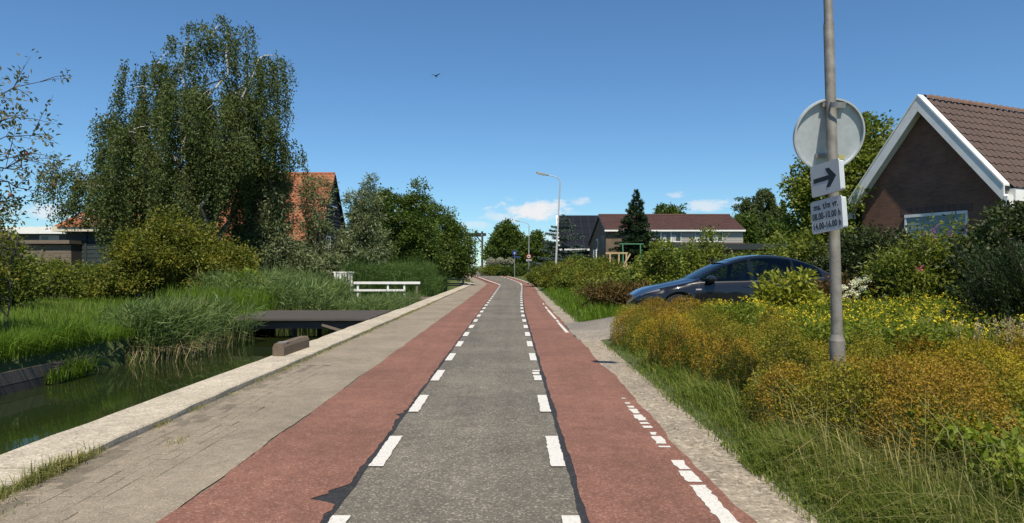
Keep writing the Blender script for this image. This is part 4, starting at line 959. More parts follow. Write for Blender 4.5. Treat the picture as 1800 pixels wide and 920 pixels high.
# ------------------------------------------------------------------ the car
def car():
    root = empty('parked_car', (5.5, 17.25, .23), R(180)); root.scale = (1.05, 1.03, 1.04); tagp(root, 'dark grey electric hatchback parked on the driveway behind the bushes', 'car')
    ip = np.interp
    def sm(xs, vs, x):
        xs, vs = np.array(xs[::-1]), np.array(vs[::-1]); k = np.linspace(-.13, .13, 9); return np.mean([ip(x + d, xs, vs) for d in k], axis=0)
    cx = [2.38, 2.33, 2.2, 1.9, 1.5, 1.15, .95, .6, .3, 0, -.3, -.6, -.9, -1.3, -1.7, -2.0, -2.2, -2.3, -2.36, -2.38]
    zt_ = [.62, .70, .79, .88, .965, 1.04, 1.11, 1.30, 1.43, 1.53, 1.595, 1.62, 1.612, 1.56, 1.44, 1.315, 1.22, 1.16, 1.0, .8]
    wr_ = [.50, .58, .66, .70, .71, .715, .71, .665, .625, .60, .58, .57, .565, .56, .555, .56, .58, .6, .6, .58]
    wb_ = [.58, .66, .76, .83, .865, .88, .885, .888, .89, .89, .89, .89, .89, .885, .86, .83, .8, .77, .73, .70]
    wsx = [.62, .72, .83, .915, .95, .95, .945, .945, .945, .945, .945, .945, .95, .955, .955, .93, .89, .85, .80, .76]
    zb_ = [.55, .62, .72, .82, .90, .955, .965, .97, .975, .98, .99, 1.0, 1.01, 1.03, 1.06, 1.08, 1.08, 1.04, .94, .76]
    def sec(x):
        zt, wr, wb, ws, zb = (float(sm(cx, v, x)) for v in (zt_, wr_, wb_, wsx, zb_))
        zrl = zt - .055; zb = min(zb, zrl - .02); arch = -1
        for wx in (1.44, -1.45):
            d = abs(x - wx)
            if d < .40: arch = max(arch, .35 + math.sqrt(.40 ** 2 - d * d))
        z0 = max(.24, arch); z1 = max(.42, arch + .03); z2 = max(.66, arch + .07); z2 = min(z2, zb - .05); z1 = min(z1, z2 - .01); z0 = min(z0, z1 - .01); z3 = (z2 + zb) / 2 + .01
        w0 = ws - .06 if arch < 0 else ws + .008
        c = [(w0, z0), (ws - .005 if arch < 0 else ws + .008, z1), (ws, z2), ((ws + wb) / 2 + .012, z3), (wb, zb), ((wb + wr) / 2 + .035, (zb + zrl) / 2 + .01), (wr, zrl), (wr * .55, zt - .012), (0, zt)]
        c = [Vector((x, a, z)) for a, z in c]; out = []; S = 4
        for i in range(len(c) - 1):
            p0, p1, p2, p3 = c[max(i-1, 0)], c[i], c[i+1], c[min(i+2, len(c)-1)]
            if i == len(c) - 2: p3 = Vector((x, -p1.y, p1.z))
            if i in (0, 4): p0 = p1
            for s in range(S):
                t = s / S; out.append(.5 * ((2 * p1) + (p2 - p0) * t + (2*p0 - 5*p1 + 4*p2 - p3) * t * t + (3*p1 - p0 - 3*p2 + p3) * t ** 3))
        out.append(c[-1]); return out            # 33 points, sill to roof centre
    def grid_obj(name, xs, idx, mat, off=0.0, both=True, parent=root, inset=None):
        for s in ((1, -1) if both else (1,)):
            vs = []; 
            for x in xs:
                P = sec(x)
                for i in idx:
                    i0 = min(max(int(i), 0), 31); f = i - i0; p = P[i0].lerp(P[i0 + 1], f); tg = (P[i0 + 1] - P[i0]); n = Vector((0, tg.z, -tg.y)).normalized()
                    q = p + n * off; vs.append((q.x, q.y * s, q.z))
            m = len(idx); fs = [(a*m+b, a*m+b+1, (a+1)*m+b+1, (a+1)*m+b) for a in range(len(xs)-1) for b in range(m-1)]
            if off and len(idx) > 2:             # give the patch an edge back to the body
                pass
            MB().add(vs, fs).build(name, mat, parent, True, angle=50)
    xs = np.unique(np.concatenate([np.linspace(2.38, -2.38, 90), np.linspace(1.03, 1.85, 30), np.linspace(-1.86, -1.04, 30)]))[::-1]
    # body: both halves and the ends in one mesh
    rows = [sec(float(x)) for x in xs]; vs = []; m = 65
    for Pp in rows: vs += [(p.x, p.y, p.z) for p in Pp] + [(p.x, -p.y, p.z) for p in Pp[-2::-1]]
    def opening(a, b):
        x = (xs[a] + xs[a + 1]) / 2; i = b if b < 32 else 63 - b
        if 16.9 <= i < 23 and (.86 > x > -.18 or -.30 > x > -1.18 or -1.27 > x > -1.80): return True
        return i >= 25 and (.93 > x > .32)
    fs = [(a*m+b, a*m+b+1, (a+1)*m+b+1, (a+1)*m+b) for a in range(len(xs)-1) for b in range(m-1) if not opening(a, b)]
    fs += [tuple(range(m)), tuple((len(xs)-1)*m + b for b in range(m-1, -1, -1))]
    MB().add(vs, fs).build('body', M['carpaint'], root, True, angle=55)
    MB().box(-1.9, 1.9, -.80, .80, .2, .5).build('underbody', M['carblack'], root)
    fr = lambda a, b, n: list(np.linspace(a, b, n))
    def window(name, x0, x1, lo=16.35, hi=23.6, n=16): grid_obj(name, fr(x0, x1, n), fr(lo, hi, 8), M['cartint'], .006)
    window('front_side_window', .93, -.20); window('rear_side_window', -.28, -1.20); window('quarter_window', -1.25, -1.86)
    grid_obj('pillar_trim', fr(-.2, -.28, 4), fr(16.3, 23.6, 8), M['carglass'], .0045); grid_obj('pillar_trim', fr(-1.2, -1.25, 3), fr(16.3, 23.6, 8), M['carglass'], .0045)
    def cross(name, x0, x1, lo, mat, off, n=14, bow=.0):
        vs = []; m2 = 0
        for x in fr(x0, x1, n):
            row = []
            for i in fr(lo, 32, 9):
                xx = x + bow * ((i - lo) / (32 - lo)); P = sec(xx); i0 = min(int(i), 31); p = P[i0].lerp(P[i0+1], i - i0); tg = P[i0+1] - P[i0]; nn = Vector((.35 if off else 0, tg.z, -tg.y)).normalized(); row.append(p + nn * off)
            full = [(p.x, p.y, p.z) for p in row] + [(p.x, -p.y, p.z) for p in row[-2::-1]]; m2 = len(full); vs += full
        MB().add(vs, [(a*m2+b, a*m2+b+1, (a+1)*m2+b+1, (a+1)*m2+b) for a in range(n-1) for b in range(m2-1)]).build(name, mat, root, True, angle=60)
    cross('windscreen', 1.0, .28, 24.4, M['cartint'], .007, bow=.14); cross('rear_window', -1.45, -2.12, 24.6, M['carglass'], .007); cross('glass_roof', .14, -1.38, 24.8, M['carglass'], .006)
    for x in (.98, -.24, -1.32): grid_obj('door_seam', [x + .006, x - .006], fr(4.5, 16.2, 12), M['carblack'], .0025)
    grid_obj('sill_trim', fr(1.0, -1.0, 20), [0, 1, 2, 3], M['carblack'], .004)
    grid_obj('window_trim', fr(.98, -1.9, 24), [15.7, 16.0, 16.3], M['carblack'], .008)
    for x in (-.02, -1.08): grid_obj('door_handle', fr(x, x - .2, 6), [12.6, 13.0, 13.4], M['carpaint'], .012)
    grid_obj('headlight', fr(2.27, 1.86, 12), fr(13.2, 16.5, 5), M['headlamp'], .005)
    grid_obj('tail_light', fr(-2.22, -2.33, 8), fr(14.0, 15.6, 5), M['signred'], .005)
    grid_obj('fender_badge', fr(1.06, .93, 5), [11.2, 11.6, 12.0], M['galv'], .007)
    for s in (1, -1):                            # mirrors
        mi = empty('mirror', (.72, s * .93, 1.03)); mi.parent = root
        MB().lathe([(.0, -.13), (.055, -.12), (.085, -.06), (.092, .02), (.08, .09), (.05, .12), (0, .125)], 16, Matrix.Rotation(R(90), 4, 'X') @ Matrix.Diagonal((1.35, .82, 1, 1))).build('housing', M['carpaint'], mi, True).location = (0, s * .09, .02)
        MB().bar((.02, -s * .06, -.05), (.0, s * .06, -.03), .1, .05).build('stalk', M['carblack'], mi)
        for wx in (1.44, -1.45):
            wh = empty('wheel', (wx, s * .82, .35)); wh.parent = root; A = Matrix.Rotation(R(-90 * s), 4, 'X')
            MB().lathe([(.24, -.11), (.33, -.12), (.352, -.08), (.355, 0), (.352, .08), (.33, .12), (.24, .11)], 40, A, False).build('tyre', M['rubber'], wh, True)
            sp = MB().lathe([(.0, .07), (.05, .085), (.06, .06), (0, .05)], 16, A).lathe([(.225, .10), (.25, .112), (.25, .02), (.225, .02)], 36, A, False)
            for k in range(10):
                a = R(36 * k); p0, p1 = A @ Vector((math.cos(a) * .05, math.sin(a) * .05, .075)), A @ Vector((math.cos(a + .12) * .235, math.sin(a + .12) * .235, .095)); sp.bar(p0, p1, .035, .02, (0, s, 0))
            sp.build('rim', M['rim'], wh); MB().lathe([(0, 0), (.23, 0), (.23, .01), (0, .01)], 24, A).build('brake_disc', M['carblack'], wh)
            MB().lathe([(0, -.25), (.385, -.25), (.385, -.02), (0, -.02)], 30, A).build('wheel_well', M['carblack'], wh)
    for s in (-.38, .38):                         # seats, dashboard, wheel
        st_ = MB(); st_.box(-.35, .2, s - .25, s + .25, .45, .62); st_.bar((-.32, s, .55), (-.55, s, 1.16), .48, .16, (1, 0, 0)); st_.bar((-.58, s, 1.18), (-.62, s, 1.36), .26, .1, (1, 0, 0)); st_.build('seat', M['carblack'], root, bevel=.03)
    MB().box(-1.6, -1.0, -.62, .62, .45, .66).bar((-1.5, 0, .6), (-1.75, 0, 1.2), .16, 1.2, (0, 1, 0)).build('rear_bench', M['carblack'], root, bevel=.03)
    MB().box(.55, .95, -.7, .7, .7, .93).build('dashboard', M['carblack'], root, bevel=.04)
    MB().box(-1.9, 1.0, -.78, .78, .40, .44).build('cabin_floor', M['carblack'], root)
    MB().lathe([(.17, -.012), (.185, 0), (.17, .012), (.158, 0)], 24, Matrix.Translation((.42, .38, .92)) @ Matrix.Rotation(R(-65), 4, 'Y'), False).build('steering_wheel', M['carblack'], root)
    # front lower intake
    MB().box(2.20, 2.30, -.6, .6, .26, .40).build('front_intake', M['carblack'], root)
    return root
car()

# a bird high over the road
bd = empty('flying_bird', W(766, 134, 45)); bd.rotation_euler = (0, R(15), R(70)); tagp(bd, 'small dark bird flying high above the road', 'bird')
MB().lathe([(0, -.17), (.02, -.15), (.035, -.05), (.04, .04), (.028, .11), (.03, .14), (.012, .18), (0, .19)], 12, Matrix.Rotation(R(90), 4, 'Y')).build('body', M['signblack'], bd, True)
for s in (1, -1): MB().add([(.06, s*.02, .01), (-.06, s*.02, .0), (.05, s*.17, .10), (-.05, s*.17, .09), (-.03, s*.34, .13), (-.06, s*.33, .125), (.06, s*.02, .018), (-.06, s*.02, .01), (.05, s*.17, .108), (-.05, s*.17, .098)],
        [(0, 1, 3, 2), (2, 3, 5, 4), (6, 8, 9, 7), (8, 4, 5, 9), (0, 2, 8, 6), (1, 7, 9, 3)]).build('wing', M['signblack'], bd)

# ------------------------------------------------------------------ trees and shrubs
def at(px, Y, dz=0.0):
    x = (px - PX) / F * Y; return (x, Y, float(gz(x, Y)) + dz)
# big weeping birch on the left
ends = [(.9, 0, 13.6, 1.1), (1.7, .5, 14.0, 1.2), (2.9, .3, 13.0, 1.2), (3.9, -.3, 12.9, 1.3), (4.6, .2, 11.4, 1.3), (5.0, -.5, 9.9, 1.2), (4.4, .6, 8.8, 1.0), (.2, -1.4, 12.7, 1.1), (-1.2, .3, 12.4, 1.2), (-2.5, -.2, 12.4, 1.2),
        (-3.5, .4, 11.2, 1.1), (-4.6, -.4, 10.6, 1.2), (-5.4, .3, 9.0, 1.1), (-6.6, .1, 8.6, 1.1), (-6.9, -.6, 6.6, 1.1), (-5.6, -.8, 6.4, 1.0), (-1.2, 1.9, 11.2, 1.0), (2.2, 2.2, 11.0, 1.0), (1.6, -2.6, 9.6, 1.1), (-2.4, -2.6, 8.6, 1.1),
        (3.2, -2.2, 8.2, 1.0), (-4.0, -2.2, 6.8, 1.0), (0, -3.0, 6.8, 1.1), (-.6, 3.2, 8.6, .8), (3.6, 1.8, 7.8, .7)]
weeping_birch('weeping_birch', 'huge dark weeping birch with hanging twigs and pale upper limbs', at(340, 36), [(a * .89 + .1, b, c - .45 - .42 * max(0, -a - 2.2) + (.5 if 0 < a < 2.5 else 0), d) for a, b, c, d in ends], 7400, 'birch', 21, (1.3, 3.9), (.125, .082), 50, .30, low=(3.3, 5.2))
plant('hawthorn_bush', 'broad yellow green bush in front of the weeping birch', 'bush', at(300, 29.5), [(-1.3, 0, 1.3, 1.6, 1.5, 1.2), (.1, 0, 2.1, 1.5, 1.5, 1.4), (1.2, 0, 2.3, 1.0, 1, 1.0), (2.2, 0, 1.5, 1.5, 1.4, 1.2), (-.1, 0, 3.3, .6, .6, .75), (-1.5, 0, 2.4, .8, .8, .7), (-2.5, .3, .7, 1.0, 1.0, .7)], 620, 62, .36, (.085, .06), 'hawthorn', (.10, .4), limbs=60, seed=31, stems=5)
plant('garden_hedge', 'overgrown green hedge at the back of the lawn on the far left', 'hedge', at(70, 31), [(-4.5, 0, 1.0, 2.2, 1, .95), (-2, 0, .9, 2.0, 1, .85), (.4, 0, .95, 2.0, 1, .85), (2.4, 0, .85, 1.6, 1, .8), (-7, 0, 1.2, 2, 1, 1.1)], 560, 52, .34, (.085, .06), 'hedge', (.05, .2), limbs=50, seed=32, stems=6)
plant('leafy_shrub', 'small bright leafed shrub left of the grass by the footbridge', 'shrub', at(432, 27.5), [(0, 0, .75, .75, .6, .65), (-.4, 0, .5, .6, .5, .5)], 70, 40, .25, (.14, .10), 'lime', (.04, .1), limbs=14, seed=33)
plant('edge_shrub', 'dark shrub at the left picture edge under the apple twigs', 'shrub', at(18, 24), [(-.9, 0, 1.6, 1.3, 1.1, 1.5), (-1.6, 0, 2.6, 1.2, 1, 1.2), (.1, 0, 1.0, .8, .8, .9)], 260, 46, .32, (.085, .06), 'hedge', (.06, .3), limbs=30, seed=34, stems=3)
# willows and other trees along the left bank
plant('willow', 'grey green willow left of the orange roof', 'tree', at(484, 37.5), [(-.3, 0, 3.4, 1.4, 1.3, 2.8), (-.2, 0, 5.6, .8, .8, 1.6), (-1.2, 0, 2.2, 1.3, 1.2, 1.9), (.9, .3, 1.6, 1.2, 1.1, 1.4)], 520, 66, .42, (.19, .045), 'willow', (.13, 1.0), 'greybark', 50, droop=.25, seed=41, stems=3, rough=.35)
plant('willow', 'young willow with thin tops in front of the orange roof', 'tree', at(553, 39), [(0, 0, 1.4, 1.6, 1.2, 1.3), (.1, 0, 3.4, .6, .6, 1.5), (-.4, 0, 5.7, .35, .35, 1.1), (.6, 0, 5.9, .3, .3, 1.2)], 250, 50, .36, (.19, .042), 'willow', (.08, .8), 'greybark', 30, droop=.2, seed=42, stems=3, rough=.4)
plant('willow', 'pale willow between the orange roof and the dark green trees', 'tree', at(636, 41), [(0, 0, 2.4, 1.3, 1.2, 2.2), (.1, 0, 4.6, .8, .8, 1.7), (.5, 0, 5.9, .4, .4, 1.1), (-.9, 0, 1.7, 1.0, 1.0, 1.4)], 300, 56, .38, (.19, .045), 'willow', (.09, .8), 'greybark', 34, droop=.2, seed=43, stems=2, rough=.4)
plant('alder_tree', 'dark green tree right of the pale willow, tallest of the canal row', 'tree', at(700, 48), [(-.2, 0, 4.9, 1.7, 1.6, 1.9), (.9, 0, 3.2, 1.9, 1.8, 2.2), (1.6, 0, 7.0, .55, .5, .6), (1.3, 0, 5.9, .9, .8, .9), (-1.2, 0, 3.2, 1.4, 1.4, 2.0), (-1.0, 0, 6.2, .7, .7, .8), (2.0, 0, 2.0, 1.5, 1.4, 1.6)], 560, 58, .42, (.13, .09), 'alder', (.15, .9), limbs=50, seed=44)
plant('alder_tree', 'dark green tree at the right end of the canal row', 'tree', at(766, 60), [(0, 0, 4.4, 2.1, 1.9, 2.2), (-.6, 0, 6.2, 1.1, 1.1, 1.2), (1.4, 0, 3.0, 1.9, 1.8, 2.2), (-1.8, 0, 3.0, 1.5, 1.5, 2.2), (2.4, 0, 1.9, 1.2, 1.2, 1.5)], 560, 52, .48, (.14, .10), 'alder', (.16, 1.0), limbs=50, seed=45)
plant('alder_tree', 'tree with light hanging leaves beside the drawbridge', 'tree', at(782, 80), [(0, 0, 2.8, 2.0, 2, 2.0), (.5, 0, 4.2, 1.2, 1.2, 1.2), (1.6, 0, 1.8, .9, .9, 1.4)], 300, 46, .5, (.17, .09), 'hedge', (.14, .8), limbs=30, seed=46, droop=.4)
# apple tree reaching in from the left edge: long thin branches, few leaves
def apple():
    r = np.random.default_rng(51); root = empty('apple_tree', (-12.6, 13.2, .1)); tagp(root, 'sparse apple tree branches reaching in at the left edge', 'tree'); mb = MB(); C = []; D = []
    mb.tube([(0, 0, 0), (.1, 0, 1.2), (.0, 0, 2.4)], [.14, .12, .09], 8, False)
    for (x, z) in ((3.95, 3.4), (3.3, 4.3), (2.9, 5.3), (3.2, 3.0), (2.4, 4.7), (2.6, 2.6), (2.3, 6.0), (1.4, 5.0), (2.9, 3.8), (3.0, 1.9), (2.2, 1.5), (3.5, 4.0)):
        a = Vector((0, 0, r.uniform(1.4, 2.4))); b_ = Vector((x, r.normal(0, .5), z)); pts = limb(mb, a, b_, .035, .006, r, 8, .14, 5)
        for k in range(15):
            i = int(r.integers(3, 9)); p = pts[i]; q = p + Vector((r.normal(.28, .25), r.normal(0, .2), r.normal(.05, .25))); mb.tube([p, (p + q) / 2 + Vector((0, 0, .03)), q], [.008, .006, .003], 4, False)
            for t in (.45, .75, 1.0):
                if r.uniform() < .8: C.append(p.lerp(q, t)); D.append((q - p).normalized())
    C = np.array([tuple(c) for c in C]); D = np.array([tuple(d) for d in D]); V, Fq = clump_leaves(C, D, 6, .12, .105, .05, r, 1, .15)
    mb.build('trunk', M['bark'], root, smooth=True, angle=80); np_obj('crown', V, Fq, leafmat('apple_leaves', [(.05, .055, .02), (.085, .095, .035), (.13, .12, .06), (.13, .07, .03)], .3), root)
    for p in ((3.75, 0, 3.1), (3.2, 0, 3.7), (2.9, 0, 2.9)): MB().lathe([(0, -.035), (.026, -.026), (.036, 0), (.028, .026), (.006, .03), (0, .022)], 10, Matrix.Translation(p)).build('apple', plain('apple_skin', (.30, .09, .04), .4), root, True)
apple()
plant('edge_shrub', 'yellow green shrub below the apple twigs at the left edge', 'shrub', at(10, 15.5), [(-1.2, 0, 1.6, 1.2, .8, 1.0), (-1.8, 0, 2.3, .9, .8, .7)], 150, 40, .26, (.075, .05), 'hawthorn', (.02, .3), limbs=24, seed=35, stems=2)

# behind the bend
plant('roadside_tree', 'round dark tree behind the bend, left of the far lamp', 'tree', at(889, 104), [(0, 0, 4.2, 2.5, 2.2, 2.6), (-1.4, 0, 3.0, 1.8, 2, 2.2), (1.6, 0, 3.4, 2.0, 2, 2.2), (.2, 0, 6.4, 1.5, 1.4, 1.3)], 480, 46, .55, (.24, .17), 'alder', (.2, 1.2), limbs=36, seed=61)
plant('roadside_tree', 'low dark tree behind the far lamp post', 'tree', at(938, 98), [(0, 0, 3.0, 2.2, 2, 2.0), (1.9, 0, 2.6, 1.8, 1.8, 1.9), (.4, 0, 5.0, .8, .8, 1.2), (3.6, 0, 2.2, 1.6, 1.5, 1.6)], 420, 44, .52, (.24, .17), 'alder', (.17, .9), limbs=30, seed=62)
plant('roadside_tree', 'dark leafy mass between the round tree and the drawbridge pole', 'tree', at(871, 112), [(0, 0, 3.0, 1.3, 1.5, 2.8), (.6, 0, 5.2, 1.0, 1.1, 1.3)], 200, 40, .5, (.24, .17), 'alder', (.14, .9), limbs=24, seed=63)
for px, lab in ((862, 'leftmost clipped pale ball tree by the bend'), (879, 'middle clipped pale ball tree by the bend'), (896, 'rightmost clipped pale ball tree by the bend')):
    plant('ball_tree', lab, 'tree', at(px, 95), [(0, 0, 1.9, .5, .5, .48)], 70, 36, .16, (.07, .05), 'paleball', (.05, 1.4), limbs=14, seed=px, shell=.75, rough=.08, group='ball trees by the bend')
for k, (px, Y, w, h, mt, lab) in enumerate([(868, 93, 2.0, 1.3, 'hedge', 'low green hedge under the ball trees beside the bend'), (893, 92, 1.5, 1.1, 'alder', 'dark low bush left of the blue sign post'), (918, 93, 1.8, 1.5, 'alder', 'dark bush between the blue sign and the far lamp'),
        (955, 84, 2.0, 1.9, 'darkhedge', 'dark shrub right of the far lamp post')]):
    plant('roadside_bush', lab, 'bush', at(px, Y), [(0, 0, h * .5, w, 1.0, h * .55), (w * .5, 0, h * .45, w * .7, .9, h * .5)], 150, 34, .32, (.13, .09), mt, (.05, .2), limbs=12, seed=70 + k)

# garden side, right of the road: hedge bushes from far to near
HB = [(968, 56, 1.9, 1.9, 'hedge', 'yellow green bush behind the nearer street lamp'), (1003, 47, 2.2, 2.0, 'hawthorn', 'yellowish bush just right of the nearer street lamp'), (1035, 40, 2.0, 2.0, 'hedge', 'green bush in the roadside row, right of the yellowish one'),
      (1062, 34, 1.6, 1.7, 'hawthorn', 'yellow tinged bush in the middle of the roadside row'), (1088, 28, 1.45, 1.45, 'redleaf', 'green bush just behind the low brown bush in the roadside row'), (1118, 25.5, 1.3, 1.6, 'hedge', 'green bush behind the bonnet of the car'),
      (1010, 66, 2.6, 2.6, 'alder', 'dark round bush below the blue cedar'), (1052, 58, 2.4, 2.3, 'hedge', 'round bush in front of the brown gable')]
for k, (px, Y, w, h, mt, lab) in enumerate(HB):
    h *= .82
    plant('roadside_bush', lab, 'bush', at(px, Y), [(0, 0, h * .55, w * .8, w * .8, h * .5), (w * .6, .2, h * .45, w * .6, w * .7, h * .45), (-w * .45, -.2, h * .4, w * .55, w * .6, h * .42), (.2 * w, .3, h * .95, w * .4, w * .4, h * .3)],
          330, 46, .30, (.085, .06) if Y < 45 else (.11, .075), 'hedge' if mt == 'redleaf' else mt, (.06, .2), limbs=26, seed=80 + k, stems=4, rough=.32)
plant('roadside_bush', 'brown leafed low bush beside the nose of the car', 'bush', at(1082, 22.5), [(0, 0, .55, 1.0, .8, .55), (.7, 0, .5, .8, .7, .5)], 200, 44, .22, (.06, .04), 'redleaf', (.04, .1), limbs=18, seed=93, stems=3)
for k, (px, Y, h, lab) in enumerate([(1160, 24, 2.3, 'loose tall shrub behind the windscreen of the car'), (1205, 26, 2.2, 'pale leafed shrub behind the roof of the car'), (1248, 28, 2.9, 'upright shrub standing before the flat roofed garage'), (1310, 26, 2.0, 'thin shrub behind the middle of the car roof'),
        (1362, 25, 2.3, 'shrub behind the tail of the car'), (1420, 23, 2.6, 'green shrub left of the lamp post behind the car')]):
    plant('garden_shrub', lab, 'shrub', at(px, Y), [(0, 0, h * .5, .75, .7, h * .48), (.4, 0, h * .35, .8, .7, h * .35), (-.4, 0, h * .3, .7, .7, h * .3), (0, 0, h * .85, .4, .4, h * .25)], 190, 32, .26, (.095, .06), 'hedge' if k % 2 else 'maple', (.05, .2), limbs=30, seed=100 + k, stems=4, rough=.4)
conifer('spruce', 'dark pointed spruce in front of the brown house', at(1118, 60), 8.3, 3.1, 'spruce', 111, 28, .26, 420, (.22, .075))
conifer('blue_cedar', 'blue grey cedar with level branches beside the dark barn', at(990, 70), 6.9, 2.9, 'cedar', 112, 14, .02, 520, (.20, .07), .2, .62, .25, .35)
plant('background_tree', 'dark tree rising behind the red brown roof', 'tree', at(1172, 104), [(0, 0, 8.0, 2.0, 2, 2.6), (-1.6, 0, 7.0, 1.4, 1.4, 1.9), (1.9, 0, 8.4, 1.0, 1, 1.8), (0, 0, 4, 2.2, 2, 3)], 330, 42, .55, (.26, .18), 'alder', (.2, 3), limbs=30, seed=113)
weeping_birch('weeping_birch', 'slender weeping birch right of the brown house', at(1335, 88), [(0, 0, 11.0, 1), (1.2, 0, 10.2, 1), (-1.4, .3, 9.8, 1), (2.4, 0, 8.4, .9), (-2.2, 0, 7.4, .9), (.4, -.8, 8.0, .9), (2.9, 0, 6.4, .7)], 1700, 'birch', 114, (1.2, 3.6), (.27, .18), 46, .2, spread=.5)
plant('background_tree', 'dense dark tree left of the slender birch', 'tree', at(1308, 84), [(0, 0, 5.2, 1.8, 1.7, 2.8), (.4, 0, 2.8, 2.2, 1.8, 2.4), (4.4, 0, 4.0, 2.2, 1.8, 2.8)], 380, 44, .5, (.24, .17), 'alder', (.17, 1), limbs=24, seed=115)
plant('garden_tree', 'bright leafed garden tree behind the lamp post signs', 'tree', at(1478, 25.5), [(-.2, 0, 3.4, 1.5, 1.5, 1.9), (.7, 0, 5.0, 1.2, 1.1, 1.4), (1.0, 0, 6.3, .8, .7, .9), (-1.1, 0, 4.4, .75, .8, 1.0), (-1.0, 0, 2.2, 1.0, 1.0, 1.3), (1.2, 0, 2.6, 1.3, 1.1, 1.5), (-.6, 0, 5.7, .7, .6, .7)], 640, 50, .34, (.115, .075), 'maple', (.13, .9), 'greybark', 60, seed=116, rough=.36, stems=2)
plant('clipped_hedge', 'dark clipped hedge under the shuttered window of the brick house', 'hedge', at(1545, 18.6), [(-.4, 0, 1.35, .9, .8, 1.3), (.5, .1, 1.4, .8, .8, 1.2), (-1.1, 0, 1.1, .8, .7, 1.0)], 420, 50, .22, (.075, .045), 'darkhedge', (.06, .3), limbs=30, seed=117, stems=3, rough=.15)
plant('glossy_hedge', 'tall glossy grey green hedge at the right edge before the house', 'hedge', at(1782, 14.2), [(0, 0, 1.5, 1.0, .9, 1.25), (-.75, 0, 1.1, .7, .8, 1.05), (1.1, 0, 1.75, 1.0, .9, 1.25), (.5, 0, 2.4, .5, .6, .4)], 520, 56, .22, (.075, .042), 'darkhedge', (.07, .3), limbs=34, seed=118, stems=3)

def juniper():
    r = np.random.default_rng(121); root = empty('juniper', (7.15, 9.1, .03)); tagp(root, 'dark feathery conifer shrub at the right edge of the flower bed', 'conifer'); mb = MB(); Ps = []; Ds = []
    for k in range(170):
        a = r.uniform(0, 6.28); L = r.uniform(.7, 1.15); z0 = r.uniform(.05, 1.05); el_ = R(r.uniform(25, 75)); p0 = Vector((math.cos(a) * .12, math.sin(a) * .12, z0)); h = L * math.sin(el_) * 1.25
        tip = p0 + Vector((math.cos(a) * math.cos(el_) * L * 1.1, math.sin(a) * math.cos(el_) * L * 1.1, h)); pts = limb(mb, p0, tip, .014, .003, r, 4, -.08, 4)
        n = 330; u = r.uniform(.15, 1, n); o = np.array(tuple(p0)); t = np.array(tuple(tip)); P = o + (t - o) * u[:, None]; P += r.normal(0, .055, (n, 3)) * (1.25 - u[:, None] * .8)
        Ps.append(P); Ds.append(np.tile(unit((t - o)[None])[0] * 1.2 + np.array([0, 0, .5]), (n, 1)))
    V, Fq = leaf_quads(np.concatenate(Ps), .07, .014, .2, np.concatenate(Ds), r, .05); np_obj('crown', V, Fq, M['juniper'], root); mb.build('trunk', M['bark'], root)
juniper()
plant('rhododendron', 'yellow green broad leafed shrub in front of the car', 'shrub', at(1376, 13.4), [(0, 0, .95, .62, .55, .5), (.3, 0, .7, .5, .5, .5), (-.3, 0, .65, .4, .4, .4)], 130, 22, .14, (.11, .042), 'rhodo', (.04, .2), limbs=40, seed=122, stems=4, up=.8)
rb = plant('red_leafed_shrub', 'red brown shrub with cream flower heads behind the lamp post', 'shrub', at(1500, 15.2), [(-.5, 0, .8, .5, .5, .55), (.2, 0, .75, .5, .5, .5), (.7, 0, .7, .45, .45, .45)], 150, 40, .17, (.07, .045), 'redleaf', (.03, .2), limbs=26, seed=123, stems=3)
r_ = np.random.default_rng(7)
for (px, py) in ((1483, 506), (1500, 500), (1508, 494), (1523, 491), (1497, 514), (1516, 508), (1556, 523), (1488, 522), (1505, 520), (1573, 494)):
    c = W(px, py, 14.7) - Vector(rb.location); P = np.array(tuple(c)) + unit(r_.normal(0, 1, (90, 3))) * r_.uniform(.03, .095, (90, 1)); V, Fq = leaf_quads(P, .04, .035, .5, None, r_); np_obj('flower_head', V, Fq, M['whiteflower'], rb)
bu = plant('buddleia', 'tall loose shrub with purple flower spikes below the house window', 'shrub', at(1632, 14.8), [(0, 0, 1.3, 1.0, .8, 1.0), (-.8, 0, 1.0, .7, .7, .8), (.5, 0, 1.65, .6, .6, .45), (.9, 0, 1.1, .7, .7, .8)], 330, 34, .24, (.10, .03), 'hedge', (.04, .2), limbs=60, seed=124, stems=6, rough=.4, droop=.3)
for k in range(16):
    px, py = r_.uniform(1622, 1712), r_.uniform(408, 446); c = np.array(tuple(W(px, py, 14.6) - Vector(bu.location))); t = r_.uniform(0, 1, 46); P = c + np.array([r_.normal(0, .4), 0, .9]) * (t[:, None] * .17) + r_.normal(0, .018, (46, 3)); V, Fq = leaf_quads(P, .022, .02, .3, None, r_); np_obj('flower_spike', V, Fq, M['purple'], bu)
c = np.array(tuple(W(1618, 474, 14.2) - Vector(bu.location))); V, Fq = leaf_quads(c + r_.normal(0, .03, (24, 3)), .07, .06, .3, None, r_); np_obj('flower', V, Fq, M['pink'], bu)

